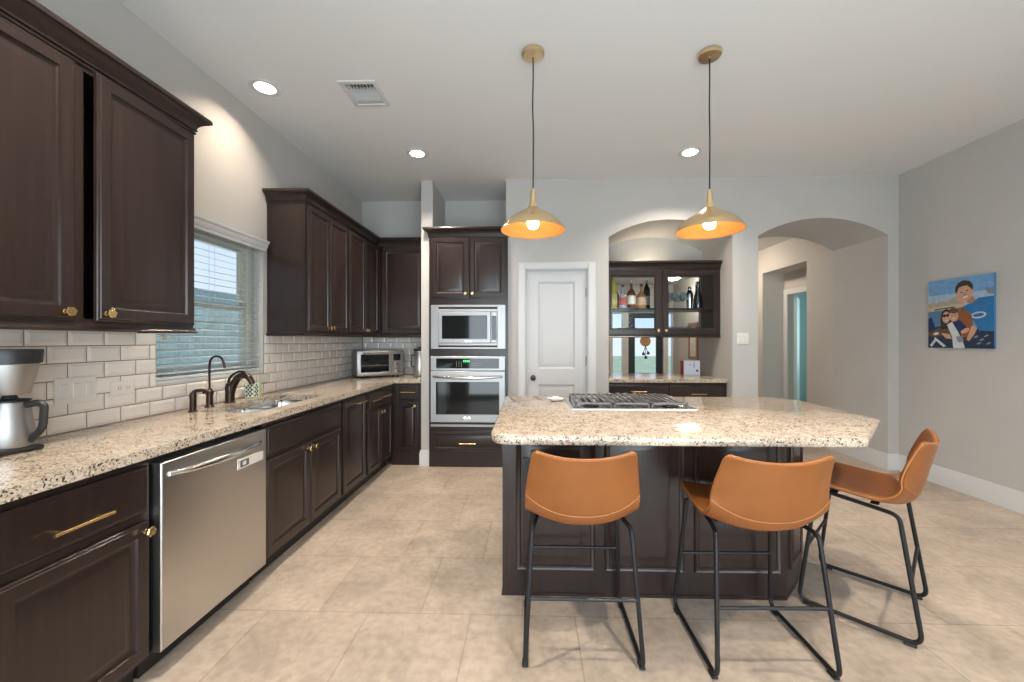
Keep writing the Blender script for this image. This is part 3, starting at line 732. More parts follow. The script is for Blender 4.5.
def wknob(parent, x, y, z):
    bm = new(); lathe(bm, [(0, 0), (.008, 0), (.006, .016), (.019, .019), (.0195, .027), (.016, .030), (0, .030)], M=axis_matrix((x, y, z), (0, -1, 0)), seg=6); o = obj('knob', bm, M_brass, parent, True); o['label'] = 'hexagonal brass knob'
def wpull(parent, x, y, z, w_):
    bm = new()
    for s in (-1, 1): cyl(bm, (x + s * w_ * .36, y, z), (x + s * w_ * .36, y - .026, z), .0048, seg=10)
    cyl(bm, (x - w_ / 2, y - .028, z), (x + w_ / 2, y - .028, z), .006, seg=12); o = obj('handle', bm, M_brass, parent, True); o['label'] = 'slim brass bar pull'
d = wdoor(tw, 'door', -1.052, -.655, 1.79, 2.428, TY, raised()); wknob(d, -.69, TY - .02, 1.835)
d = wdoor(tw, 'door', -.649, -.262, 1.79, 2.428, TY, raised()); wknob(d, -.615, TY - .02, 1.835)
d = wdoor(tw, 'drawer', -1.055, -.275, .165, .388, TY, raised(.75)); wpull(d, -.665, TY - .02, .258, .18)
bm = new(); sweep(bm, [(TX0, TY + .028), (TX0, TY), (TX1, TY), (TX1, TY + .028)], CROWN, 2.438); obj('crown_molding', bm, M_wood, tw, True)

mw = thing('microwave_oven', 'built-in stainless microwave in a vented trim kit above the wall oven', 'microwave', (-.663, TY, 1.25))
bm = new(); box(bm, (-.99, TY + .002, 1.26), (-.34, 4.7, 1.70)); obj('body', bm, M_blackp, mw, True)
bm = new(); y = TY - .001
for x0, x1, z0, z1 in ((-1.058, -.978, 1.252, 1.716), (-.354, -.268, 1.252, 1.716), (-.978, -.354, 1.252, 1.268), (-.978, -.354, 1.288, 1.312), (-.978, -.354, 1.645, 1.672), (-.978, -.354, 1.694, 1.716)):
    box(bm, (x0, y - .02, z0), (x1, y, z1), .002)
obj('trim_frame', bm, M_steel, mw, True)
bm = new()

bm.free()
for z0, z1 in ((1.268, 1.288), (1.672, 1.694)):
    bm = new(); box(bm, (-.977, y - .008, z0), (-.355, y, z1)); obj('vent_slot', bm, M_blackp, mw, True)
d = wdoor(mw, 'door', -.978, -.422, 1.314, 1.643, y, [(0, 0), (0, .024), (.004, .028), (.038, .028), (.04, .025), (.042, .025)], M_steel)
bm = new(); box(bm, (-.937, y - .0285, 1.358), (-.462, y - .0255, 1.602), .001); obj('door_glass', bm, M_dark_glass, d, True)
cp = wdoor(mw, 'control_panel', -.420, -.356, 1.314, 1.643, y, [(0, 0), (0, .022), (.004, .026), (.006, .026)], M_steel)
bm = new(); box(bm, (-.412, y - .0275, 1.345), (-.364, y - .0262, 1.60)); obj('keypad', bm, M_dark_glass, cp, True)
bm = new(); box(bm, (-.70, y - .031, 1.324), (-.62, y - .0282, 1.345), .001); obj('badge', bm, M_steel_s, d, True)

ov = thing('wall_oven', 'built-in stainless wall oven with a dark glass door and green clock', 'oven', (-.663, TY, .43))
bm = new(); box(bm, (-.985, TY + .002, .435), (-.335, 4.75, 1.172)); obj('body', bm, M_blackp, ov, True)
cp = wdoor(ov, 'control_panel', -1.06, -.270, 1.022, 1.174, y, [(0, 0), (0, .022), (.004, .026), (.006, .026)], M_steel)
bm = new(); box(bm, (-1.0, y - .0275, 1.046), (-.335, y - .0262, 1.152)); sc = obj('display_glass', bm, M_dark_glass, cp, True)
M_led = mat('green_led', (.02, .1, .02), .5, emit=(.12, 1.0, .22), estr=1.6); M_key = mat('panel_print', (.25, .26, .26), .5)
bm = new()
for k in range(4): box(bm, (-.712 + k * .018, y - .0282, 1.112), (-.701 + k * .018, y - .0276, 1.134))
obj('clock', bm, M_led, sc, True)
bm = new()
for k in range(3): box(bm, (-.785 + k * .025, y - .0282, 1.06), (-.781 + k * .025, y - .0276, 1.12))
obj('button_column', bm, M_key, sc, True); bm = new()
for k in range(12): box(bm, (-.62 + .02 * (k % 6), y - .0282, 1.075 + .022 * (k // 6)), (-.612 + .02 * (k % 6), y - .0276, 1.081 + .022 * (k // 6)))
obj('keypad', bm, M_key, sc, True)
d = wdoor(ov, 'door', -1.06, -.270, .478, 1.016, y, [(0, 0), (0, .028), (.005, .034), (.01, .034)], M_steel)
bm = new(); box(bm, (-1.0, y - .036, .562), (-.333, y - .0342, .905), .001); obj('door_glass', bm, M_dark_glass, d, True)
bm = new(); pts = [(-1.03 + .73 * k / 14, y - .045 - .035 * math.sin(PI * k / 14) ** .5, .962 - .012 * math.sin(PI * k / 14)) for k in range(15)]
tube(bm, pts, lambda t: .011 + .007 * math.sin(PI * t), 12); obj('handle', bm, M_steel_s, d, True)
bm = new(); box(bm, (-.70, y - .037, .503), (-.63, y - .0345, .532), .001); obj('badge', bm, M_steel_s, d, True)
bm = new(); box(bm, (-1.06, y - .02, .43), (-.27, y, .454), .002); obj('lower_trim', bm, M_steel, ov, True)
bm = new(); box(bm, (-1.05, y - .01, .455), (-.28, y, .476)); obj('vent_slot', bm, M_blackp, ov, True)

# ------------------------------------------------------------------ island
isl = thing('kitchen_island', 'dark wood kitchen island base with raised panels and a clipped corner', 'island', (.7, 2.5, 0))
IY, IZ = 2.10, .882
base_poly = [(-.15, IY), (1.315, IY), (1.55, 2.335), (1.55, 2.93), (-.15, 2.93)]
bm = new(); prism(bm, base_poly, .001, IZ); bd = obj('body', bm, M_wood, isl, True)
PPROF = [(0, 0), (0, .010), (.004, .014), (.012, .010), (.020, .009), (.026, .004), (.05, .004), (.075, .011), (.08, .011)]
for x0, x1 in ((-.078, .333), (.384, .790), (.846, 1.285)):
    bm = new(); panel(bm, (x0, IY, .14), *FN, x1 - x0, .705, PPROF); obj('panel', bm, M_wood, bd, True)
bm = new(); q = Vector((.235, .235, 0)).normalized(); panel(bm, Vector((1.315, IY, .14)) + q * .05, q, (0, 0, 1), Vector((q.y, -q.x, 0)), .232, .705, [(a * .7, b) for a, b in PPROF]); obj('panel', bm, M_wood, bd, True)
bm = new(); sweep(bm, [(-.15, 2.93), (-.15, IY), (1.315, IY), (1.55, 2.335), (1.55, 2.93)], [(0, 0), (.004, 0), (.004, .016), (0, .019)], .001); obj('base_molding', bm, M_wood, isl, True)
# drawers and doors on the cook's side
for x0, x1 in ((-.12, .28), (.30, .92), (.94, 1.5)):
    bm = new(); panel(bm, (x1, 2.93, .13), (-1, 0, 0), (0, 0, 1), (0, 1, 0), x1 - x0, .50, raised()); d = obj('door', bm, M_wood, bd, True)
    bm = new(); lathe(bm, [(0, 0), (.006, .016), (.019, .019), (.0195, .027), (0, .030)], M=axis_matrix((x0 + .04, 2.949, .58), (0, 1, 0)), seg=6); obj('knob', bm, M_brass, d, True)
    bm = new(); panel(bm, (x1, 2.93, .66), (-1, 0, 0), (0, 0, 1), (0, 1, 0), x1 - x0, .17, SLAB); obj('drawer', bm, M_wood, bd, True)
IT = .922
top = [(-.182, 1.735), (1.425, 1.735), (1.842, 2.165), (1.872, 2.86), (1.74, 3.0), (-.19, 3.0)]
pl = []
for i, p in enumerate(top):
    r = (.11, .02, .02, .02, .02, .03)[i]
    a = Vector((*top[i - 1], 0)); b_ = Vector((*p, 0)); c_ = Vector((*top[(i + 1) % len(top)], 0))
    f = fillet([a, b_, c_], r, 8); pl += [(v.x, v.y) for v in f[1:-1]]
bm = new(); loops = []
cx_, cy_ = .8, 2.35
for i, z in ((.006, IZ + .001), (0, IZ + .006), (0, IT - .006), (.006, IT)):
    loops.append([(px + (cx_ - px) / math.hypot(px - cx_, py - cy_) * i, py + (cy_ - py) / math.hypot(px - cx_, py - cy_) * i, z) for px, py in pl])
rings(bm, loops)
tag(obj('island_countertop', bm, M_granite, ang=60), 'speckled granite slab with one clipped corner on the island', 'counter')

def outlet(name, label, o, u, n, w, h, kind='duplex', m=None, group='wall plates', gangs=1):
    m = m or M_white
    o = Vector(o); u = Vector(u); n = Vector(n); v = Vector((0, 0, 1))
    t = thing(name, label, 'outlet' if kind == 'duplex' else 'switch', tuple(o), 0, group)
    bm = new(); panel(bm, o - u * w / 2 - v * h / 2, u, v, n, w, h, [(0, 0), (0, .004), (.004, .006), (.006, .006)]); p = obj('plate', bm, m, t, True)
    slot = mat('slot_dark', (.05, .05, .05), .6)
    if kind == 'switch':
        for g in range(gangs):
            cx = (g - (gangs - 1) / 2) * (w / gangs * .92)
            bm = new(); panel(bm, o + u * (cx - .016) - v * .032 + n * .006, u, v, n, .032, .064, [(0, 0), (0, .002), (.002, .004), (.012, .005)]); obj('rocker', bm, m, p, True)
    else:
        along = u if w > h else v
        for s in (-1, 1):
            c_ = o + along * .021 * s
            bm = new(); panel(bm, c_ - u * .014 - v * .014 + n * .006, u, v, n, .028, .028, [(0, 0), (.001, .002), (.003, .0025)]); r = obj('receptacle', bm, m, p, True)
            bm = new()
            for q in (-1, 1):
                a = c_ + u * .006 * q + n * .0086
                panel(bm, a - u * .001 - v * .005, u, v, n, .002, .010, [(0, 0), (0, .0004)])
            obj('slots', bm, slot, r, True)
    return t
outlet('outlet', 'black outlet high on the island panel behind the left stool', (-.008, IY - .0145, .667), (1, 0, 0), (0, -1, 0), .07, .115, m=M_blackp, group='island outlets')
outlet('outlet', 'dark outlet low on the island panel behind the middle stool', (.996, IY - .0045, .385), (1, 0, 0), (0, -1, 0), .115, .07, m=M_blackp, group='island outlets')
outlet('light_switch', 'wide cream three gang switch plate on the tiles beside the coffee maker', (XL + .0105, 1.757, 1.112), (0, 1, 0), (1, 0, 0), .167, .118, 'switch', gangs=3)
outlet('outlet', 'cream sideways outlet on the tiles below the window corner', (XL + .0105, 1.965, 1.098), (0, 1, 0), (1, 0, 0), .118, .07)
outlet('light_switch', 'white switch plate on the wall between the two arches', (2.213, YF - .0005, 1.362), (1, 0, 0), (0, -1, 0), .118, .118, 'switch', gangs=2)

# ------------------------------------------------------------------ cooktop on the island
ck = thing('gas_cooktop', 'stainless gas cooktop with black grates set in the island top', 'cooktop', (.62, 2.67, IT))
KX0, KX1, KY0, KY1 = .240, .992, 2.40, 2.95
bm = new(); panel(bm, (KX0, KY0, IT + .0005), (1, 0, 0), (0, 1, 0), (0, 0, 1), KX1 - KX0, KY1 - KY0, [(0, 0), (0, .006), (.004, .010), (.015, .010), (.02, .006), (.03, .006)])
obj('tray', bm, M_steel_s, ck, True)
gz = IT + .040
for k in range(3):
    a, b_ = KX0 + .03 + k * .2265, KX0 + .03 + (k + 1) * .2265 - .004
    bm = new(); y0, y1 = KY0 + .035, KY1 - .095
    box(bm, (a, y0, gz - .012), (b_, y0 + .013, gz), .002); box(bm, (a, y1 - .013, gz - .012), (b_, y1, gz), .002)
    box(bm, (a, y0, gz - .012), (a + .013, y1, gz), .002); box(bm, (b_ - .013, y0, gz - .012), (b_, y1, gz), .002)
    for q in range(1, 6):
        x = a + (b_ - a) * q / 6
        box(bm, (x - .006, y0 + .005, gz - .008), (x + .006, y1 - .005, gz + .003), .002)
    box(bm, (a, (y0 + y1) / 2 - .006, gz - .010), (b_, (y0 + y1) / 2 + .006, gz), .002)
    for px, py in ((a + .007, y0 + .007), (b_ - .007, y0 + .007), (a + .007, y1 - .007), (b_ - .007, y1 - .007)): cyl(bm, (px, py, IT + .006), (px, py, gz - .01), .007, seg=10)
    obj('grate', bm, M_iron, ck, True)
for x, y_ in ((.375, 2.52), (.375, 2.76), (.62, 2.64), (.865, 2.52), (.865, 2.76)):
    bm = new(); lathe(bm, [(.0, 0), (.05, 0), (.048, .006), (.036, .009), (.036, .013), (.030, .016), (0, .017)], (x, y_, IT + .0066)); obj('burner', bm, M_blackp, ck, True)
for x in (.50, .56, .62, .68, .74):
    bm = new(); lathe(bm, [(.019, 0), (.019, .004), (.016, .006), (.0145, .030), (.012, .034), (0, .035)], (x, 2.895, IT + .0066), seg=18); obj('knob', bm, M_steel_s, ck, True)
sr = thing('spoon_rest', 'small white dish of odds and ends on the island beside the cooktop', 'dish', (.172, 2.77, IT))
bm = new(); lathe(bm, [(0, .001), (.035, .001), (.05, .008), (.058, .018), (.056, .019), (.046, .010), (.03, .005), (0, .005)], (.172, 2.77, IT)); obj('dish', bm, M_white_c, sr, True)
bm = new(); lathe(bm, [(.0, .005), (.026, .006), (.034, .016), (.02, .028), (0, .031)], (.168, 2.775, IT), seg=14); obj('filling', bm, M_white, sr, True)

# ------------------------------------------------------------------ bar niche
BW0, BW1 = A1 + .003, A2 - .003
bcab = thing('bar_cabinet', 'dark wood base cabinet of the bar niche with two drawers and doors', 'cabinet', ((BW0 + BW1) / 2, 4.375, 0))
bm = new(); box(bm, (BW0, 4.375, .1), (BW1, 4.985, .884)); obj('body', bm, M_wood, bcab, True)
bm = new(); box(bm, (BW0, 4.44, .001), (BW1, 4.98, .1)); obj('toe_kick', bm, M_toe, bcab, True)
mid = 1.49
for x0, x1 in ((BW0 + .012, mid - .006), (mid + .006, BW1 - .012)):
    d = wdoor(bcab, 'drawer', x0, x1, .735, .866, 4.375, SLAB); wpull(d, (x0 + x1) / 2, 4.355, .765 if x0 > 1.2 else .79, .165)
    d = wdoor(bcab, 'door', x0, (x0 + x1) / 2 - .003, .12, .72, 4.375, raised()); wknob(d, (x0 + x1) / 2 - .03, 4.355, .66)
    d = wdoor(bcab, 'door', (x0 + x1) / 2 + .003, x1, .12, .72, 4.375, raised()); wknob(d, (x0 + x1) / 2 + .03, 4.355, .66)
bm = new(); box(bm, (BW0, 4.345, CBOT), (BW1, 5.12, CTOP), .003); tag(obj('bar_countertop', bm, M_granite, smooth=False), 'granite slab on the bar cabinet in the niche', 'counter')

gc = thing('glass_cabinet', 'dark wood wall cabinet with two glass doors hanging in the bar niche', 'cabinet', ((BW0 + BW1) / 2, 4.52, 1.40))
GY, GZ0, GZ1 = 4.52, 1.395, 2.135
bm = new()
box(bm, (BW0, GY + .018, GZ0), (BW0 + .018, 4.99, GZ1)); box(bm, (BW1 - .018, GY + .018, GZ0), (BW1, 4.99, GZ1)); box(bm, (BW0 + .018, GY + .018, GZ0), (BW1 - .018, 4.99, GZ0 + .018)); box(bm, (BW0 + .018, GY + .018, GZ1 - .018), (BW1 - .018, 4.99, GZ1))
for x0, x1 in ((BW0, BW0 + .035), (BW1 - .035, BW1), (1.436, 1.476)): box(bm, (x0, GY, GZ0), (x1, GY + .018, GZ1))
for z0, z1 in ((GZ0, GZ0 + .03), (GZ1 - .03, GZ1)): box(bm, (BW0 + .035, GY + .0004, z0), (BW1 - .035, GY + .0176, z1))
obj('body', bm, M_wood, gc, True)
bm = new(); box(bm, (BW0 + .019, 4.978, GZ0 + .019), (BW1 - .019, 4.983, GZ1 - .019)); obj('back_pane', bm, M_glass, gc, True)
bm = new(); box(bm, (BW0 + .02, GY + .06, 1.688), (BW1 - .02, 4.974, 1.708)); obj('shelf', bm, M_wood, gc, True)
for x0, x1, kx in ((BW0 + .012, 1.444, 1.415), (1.468, BW1 - .012, 1.50)):
    bm = new(); z0, z1 = GZ0 + .016, GZ1 - .012; fw = .062
    t = bmesh.new(); loops = []
    for i, h in ((fw + .006, .0), (0, .0), (0, .016), (.003, .019), (fw - .010, .019), (fw - .004, .012), (fw, .012), (fw + .006, .006), (fw + .006, 0)):
        loops.append([(x0 + i, GY - h, z0 + i), (x1 - i, GY - h, z0 + i), (x1 - i, GY - h, z1 - i), (x0 + i, GY - h, z1 - i)])
    rings(bm, loops, False, False); d = obj('door', bm, M_wood, gc, True)
    bm = new(); box(bm, (x0 + fw, GY - .006, z0 + fw), (x1 - fw, GY - .003, z1 - fw)); obj('pane', bm, M_glass, d, True)
    wknob(d, kx, GY - .02, 1.452)
bm = new(); sweep(bm, [(BW0, GY), (BW1, GY)], CROWN, GZ1 - .004); obj('crown_molding', bm, M_wood, gc, True)
bm = new(); sweep(bm, [(BW0, GY), (BW1, GY)], RAIL, GZ0 - .022); obj('light_rail', bm, M_wood, gc, True)

M_puck = mat('puck_glow', (.9, .9, .9), .5, emit=(1.0, .84, .62), estr=330.0)
for x in (1.38, 1.50):
    bm = new(); lathe(bm, [(0, .0005), (.026, .0005), (.026, .010), (.020, .014)], (x, 4.86, GZ1), seg=20, cap1=False); pk = obj('puck_light', bm, M_white, gc, True)
    bm = new(); lathe(bm, [(0, .011), (.0195, .011), (.0195, .0135), (0, .0135)], (x, 4.86, GZ1), seg=20); obj('lens', bm, M_puck, pk, True)
def bottle(name, label, x, y, z, h, r, col, neck=.012, shoulder=.62, cap=(.03, .03, .03), lab=None, glass=False, group='liquor bottles on the upper shelf'):
    t = thing(name, label, 'bottle', (x, y, z), 0, group)
    m = mat('bottle_glass', col, .08, 0, .6, coat=.5)
    bm = new(); lathe(bm, [(0, .001), (r * .94, .001), (r, .006), (r, h * shoulder), (r * .8, h * (shoulder + .08)), (neck * 1.1, h * (shoulder + .18)), (neck, h * .93), (0, h * .935)], seg=18); obj('glass_body', bm, m, t)
    bm = new(); lathe(bm, [(neck * 1.25, h * .90), (neck * 1.25, h * .995), (neck * 1.1, h), (0, h)], seg=14, cap0=True); obj('cap', bm, mat('bottle_cap', cap, .4), t)
    if lab:
        bm = new(); lathe(bm, [(r * 1.012, h * .16), (r * 1.012, h * .46)], seg=18, cap0=False, cap1=False); obj('paper_label', bm, mat('bottle_label', lab, .7), t)
    return t
SZ, SB = 1.709, 1.4145
bottle('liquor_bottle', 'tall yellow bottle at the left end of the upper shelf', .965, 4.74, SZ, .385, .050, (.62, .45, .10), .017, .72, (.5, .36, .1), (.7, .55, .2))
bottle('liquor_bottle', 'clear bottle with red base label, right of the tall yellow one', 1.075, 4.72, SZ, .285, .042, (.50, .50, .52), .012, .52, (.03, .03, .04), (.55, .10, .08))
bottle('liquor_bottle', 'brown whiskey bottle with a pale label, tallest of the brown ones', 1.175, 4.72, SZ, .335, .050, (.20, .055, .02), .013, .52, (.6, .5, .35), (.72, .66, .55))
bottle('liquor_bottle', 'squat amber bottle with a dark stopper at the right of the left shelf', 1.295, 4.74, SZ, .295, .056, (.50, .23, .09), .014, .5, (.02, .02, .03), (.62, .42, .26))
bottle('liquor_bottle', 'black bottle in the shadow beside the amber bottle', 1.375, 4.80, SZ, .345, .038, (.015, .018, .02), .012, .66, (.3, .3, .3), (.25, .25, .24))
bottle('liquor_bottle', 'clear bottle with silver cap at the back, behind the amber one', 1.225, 4.86, SZ, .31, .036, (.45, .50, .53), .012, .6, (.5, .5, .5))
bottle('liquor_bottle', 'slim dark blue bottle behind the red label bottle', 1.03, 4.87, SZ, .30, .032, (.03, .07, .16), .012, .6, (.4, .4, .42))
# glassware
def wine_glass_mesh():
    bm = new(); lathe(bm, [(0, .001), (.034, .001), (.032, .004), (.006, .009), (.004, .085), (.012, .093), (.034, .115), (.040, .145), (.034, .195), (.032, .195), (.038, .145), (.031, .117), (0, .097)], seg=18); return bm
wg = obj('wine_glass', wine_glass_mesh(), M_glassware); tag(wg, 'clear stemmed wine glass on the upper shelf behind the right glass door', 'glass', 'wine glasses on the upper shelf')
pos = [(1.58, 4.72), (1.665, 4.71), (1.75, 4.72), (1.62, 4.80), (1.71, 4.81), (1.80, 4.80), (1.585, 4.90), (1.68, 4.91), (1.78, 4.90)]
for k, (x, y_) in enumerate(pos):
    o = wg if k == 0 else wg.copy()
    if k: C.objects.link(o)
    o.location = (x, y_, SZ)
bm = new(); lathe(bm, [(0, .001), (.03, .001), (.036, .09), (.034, .09), (.029, .008), (0, .008)], seg=16)
tb = obj('tumbler', bm, M_glassware); tag(tb, 'clear short tumbler on the lower shelf behind the right glass door', 'glass', 'tumblers on the lower shelf')
for k in range(10):
    o = tb if k == 0 else tb.copy()
    if k: C.objects.link(o)
    o.location = (1.565 + .088 * (k % 5) + .02 * (k // 5), 4.70 + .12 * (k // 5), SB)
bm = new(); lathe(bm, [(0, .001), (.024, .001), (.028, .06), (.026, .06), (.023, .006), (0, .006)], seg=14)
sg = obj('shot_glass', bm, glass_mat('tinted_glass', (.55, .75, .92), .45)); tag(sg, 'blue tinted small glass on the lower shelf behind the left glass door', 'glass', 'blue glasses on the lower shelf')
for k in range(5):
    o = sg if k == 0 else sg.copy()
    if k: C.objects.link(o)
    o.location = (.965 + .062 * k, 4.66 + .05 * (k % 2), SB)
for k, (x, c_, lb) in enumerate(((1.07, (.55, .08, .06), 'small red capped jar on the lower shelf of the glass cabinet'), (1.16, (.62, .55, .44), 'small tan jar beside the red one on the lower shelf'), (1.25, (.70, .70, .66), 'small white jar on the lower shelf of the glass cabinet'))):
    t = thing('jar', lb, 'jar', (x, 4.86, SB), 0, 'jars on the lower shelf')
    bm = new(); lathe(bm, [(0, .001), (.027, .001), (.028, .055), (.02, .066), (0, .066)], seg=16); obj('glass_body', bm, mat('jar_body', c_, .3), t)
    bm = new(); lathe(bm, [(.021, .067), (.021, .08), (0, .081)], seg=16); obj('lid', bm, M_blackp, t)
dc = thing('decanter', 'tall dark decanter at the right end of the upper shelf', 'decanter', (1.975, 4.80, SZ), 0)
bm = new(); lathe(bm, [(0, .001), (.05, .001), (.055, .02), (.050, .12), (.03, .2), (.024, .26), (.03, .29), (0, .292)], seg=20); obj('glass_body', bm, mat('smoked_glass', (.02, .017, .017), .08, 0, .8, coat=1), dc)
bm = new(); lathe(bm, [(.018, .293), (.026, .31), (.018, .33), (0, .332)], seg=14); obj('stopper', bm, M_steel_s, dc)
vs = thing('shaker', 'steel cocktail shaker beside the dark decanter on the upper shelf', 'shaker', (1.885, 4.82, SZ), 0)
bm = new(); lathe(bm, [(0, .001), (.032, .001), (.043, .16), (.04, .19), (.022, .23), (0, .231)], seg=20); obj('cup', bm, M_steel_s, vs)
bm = new(); lathe(bm, [(.020, .232), (.022, .25), (.016, .27), (0, .272)], seg=14); obj('cap', bm, M_steel_s, vs)

bx = thing('carton', 'small white carton with a red end and blue marks on the bar top', 'box', (1.90, 4.82, CTOP))
bm = new(); box(bm, (1.80, 4.77, CTOP + .001), (1.99, 4.87, 1.105), .002); bxo = obj('carton_body', bm, mat('carton_white', (.72, .76, .82), .5), bx, True)
bm = new(); box(bm, (1.797, 4.772, CTOP + .003), (1.7998, 4.868, 1.103)); obj('red_end', bm, mat('carton_red', (.42, .03, .035), .5), bx, True)
bm = new(); box(bm, (1.915, 4.7685, 1.02), (1.923, 4.7699, 1.075)); box(bm, (1.865, 4.7685, 1.05), (1.888, 4.7699, 1.058)); obj('blue_print', bm, mat('print_blue', (.03, .12, .42), .5), bxo, True)
bm = new(); lathe(bm, [(0, 0), (.014, 0), (.014, .0012), (0, .0013)], M=axis_matrix((1.955, 4.7699, .985), (0, -1, 0)), seg=18); obj('round_print', bm, mat('print_dark', (.05, .05, .07), .5), bxo, True)
# ------------------------------------------------------------------ recessed lamps, vent, pendants
for k, (x, y_) in enumerate(CANS):
    lb = ('round recessed ceiling light beside the left wall, nearest the vent', 'round recessed ceiling light in front of the stub wall and oven tower', 'round recessed ceiling light in front of the bar niche arch', 'unseen recessed ceiling light added as fill above the near counter', 'unseen recessed ceiling light added as fill above the standing room before the island', 'unseen recessed ceiling light added as fill near the plain grey wall')[k]
    t = thing('recessed_light', lb, 'ceiling light', (x, y_, ZC), 0, 'recessed ceiling lights')
    bm = new(); lathe(bm, [(.097, -.0005), (.096, -.004), (.080, -.007), (.066, -.004), (.064, .0)], seg=36, cap0=False, cap1=False); obj('trim_ring', bm, M_trim, t)
    bm = new(); lathe(bm, [(.0635, -.003), (.058, .02), (.050, .045), (.0465, .064)], seg=36, cap0=False, cap1=False); obj('baffle', bm, M_baffle, t)
    bm = new(); lathe(bm, [(0, .058), (.0455, .058), (.0455, .068), (0, .068)], seg=28); obj('lens', bm, M_lens_dim if k == 0 else M_lens, t)
vt = thing('ceiling_vent', 'white louvred air register in the ceiling', 'vent', (VENT[0], VENT[1], ZC))
bm = new(); loops = []
for i, z in ((0, -.0005), (.004, -.008), (.03, -.010), (.034, -.006), (.034, .02)):
    loops.append([(-.13 + i, -.145 + i, z), (.13 - i, -.145 + i, z), (.13 - i, .145 - i, z), (-.13 + i, .145 - i, z)])
rings(bm, loops, False, False); obj('frame', bm, mat('vent_frame', (.60, .595, .59), .5), vt)
bm = new(); box(bm, (-.098, -.12, .03), (.098, .12, .034)); obj('duct', bm, mat('duct_dark', (.006, .006, .006), .9), vt)
bm = new()
for k in range(9): box(bm, (-.0915 + k * .0225, -.11, -.004), (-.0885 + k * .0225, -.04, .010))
for k in range(6):
    t = bmesh.new(); box(t, (-.096, -.0085, -.0008), (.096, .0085, .0008)); merge(bm, t, Matrix.Translation((0, -.024 + k * .0175, .004)) @ Matrix.Rotation(math.radians(-58), 4, 'X'))
box(bm, (-.096, -.041, -.006), (.096, -.035, .018)); box(bm, (-.096, .078, -.006), (.096, .084, .018)); box(bm, (-.096, .085, -.004), (.096, .11, .006))
obj('louvres', bm, mat('vent_grey', (.48, .48, .475), .5), vt)

pt = thing('pendant_light', 'brass dome pendant lamp hanging over the island, left one near the pantry door', 'pendant light', (.012, 2.375, ZC), 0, 'brass pendants over the island')
bm = new(); lathe(bm, [(0, -.0005), (.067, -.0005), (.068, -.004), (.066, -.020), (.060, -.025), (.008, -.026), (.006, -.034), (0, -.034)], seg=36); obj('canopy', bm, M_brass_b, pt)
ZN = 2.226 - ZC
bm = new(); pts = smooth_path([(0, 0, -.03), (.001, 0, -.15), (-.002, 0, -.32), (.002, 0, -.5), (0, 0, ZN - .0)], 5); tube(bm, pts, .0042, 8); obj('cord', bm, M_cord, pt)
bm = new(); lathe(bm, [(.0, ZN + .012), (.008, ZN + .012), (.009, ZN), (.0155, ZN - .002), (.0165, ZN - .05), (.020, ZN - .068), (.0265, ZN - .094), (.030, ZN - .101), (0, ZN - .101)], seg=28); obj('socket_neck', bm, M_brass_s, pt)
pr = [(.022, 2.128), (.035, 2.122), (.065, 2.104), (.098, 2.084), (.127, 2.065), (.153, 2.045), (.172, 2.026), (.184, 2.006), (.189, 1.992)]
bm = new(); lathe(bm, [(r, z - ZC) for r, z in pr] + [(.1905, 1.990 - ZC), (.1895, 1.9885 - ZC)], seg=56, cap0=False, cap1=False); sh = obj('shade', bm, M_brass_s, pt)
bm = new(); lathe(bm, [(r - .0022, z - .002 - ZC) for r, z in pr[:-1]] + [(.1875, 1.990 - ZC), (.1895, 1.9885 - ZC)], seg=56, cap0=True, cap1=False); obj('shade_lining', bm, M_gold_in, sh)
bm = new(); lathe(bm, [(.0, 2.118 - ZC), (.014, 2.117 - ZC), (.0145, 2.088 - ZC), (.018, 2.076 - ZC), (.031, 2.058 - ZC), (.036, 2.038 - ZC), (.033, 2.018 - ZC), (.022, 2.004 - ZC), (0, 2.0 - ZC)], seg=28); obj('bulb', bm, M_bulb, pt)
dup(pt, (1.063, 2.415, ZC), .4, 'brass dome pendant lamp hanging over the island, right one before the bar niche')

# ------------------------------------------------------------------ counter stools
st = thing('counter_stool', 'tan leather counter stool with black sled legs, left end by the island outlet', 'stool', (.214, 1.850, 0), 0, 'tan leather stools at the island')
def shell_point(s, t):
    ys_ = [(.225, .600, .208), (.19, .606, .218), (.10, .597, .224), (.0, .585, .230), (-.08, .574, .233), (-.135, .570, .234), (-.175, .580, .234), (-.205, .615, .234), (-.224, .670, .231), (-.239, .735, .224), (-.254, .80, .215), (-.265, .848, .208), (-.270, .866, .202)]
    n = len(ys_) - 1; f = s * n; i = min(int(f), n - 1); u = f - i
    def cr_(j, k):
        a, b_, c_, d_ = ys_[max(j - 1, 0)][k], ys_[j][k], ys_[j + 1][k], ys_[min(j + 2, n)][k]
        return .5 * (2 * b_ + (c_ - a) * u + (2 * a - 5 * b_ + 4 * c_ - d_) * u * u + (3 * b_ - a - 3 * c_ + d_) * u ** 3)
    y, z, w = cr_(i, 0), cr_(i, 1), cr_(i, 2)
    a = abs(t)
    lift = .028 + .070 * math.exp(-((s - .56) / .16) ** 2)           # how far the edge rises
    back = 1 / (1 + math.exp(-(s - .60) * 17))                        # 0 on the seat, 1 on the back
    x = w * (math.sin(t * 1.25) / math.sin(1.25))
    x = w * t * (1 - .06 * a)  / .94
    q = a ** 2.3
    y += back * (.088 - .062 * max(0, min(1, (s - .58) / .40))) * q
    z += (1 - back * .72) * lift * q + back * .022 * a * a * (1 if s > .75 else s / .75)
    return Vector((x, y, z))
bm = new(); NS, NT = 40, 24
grid = []
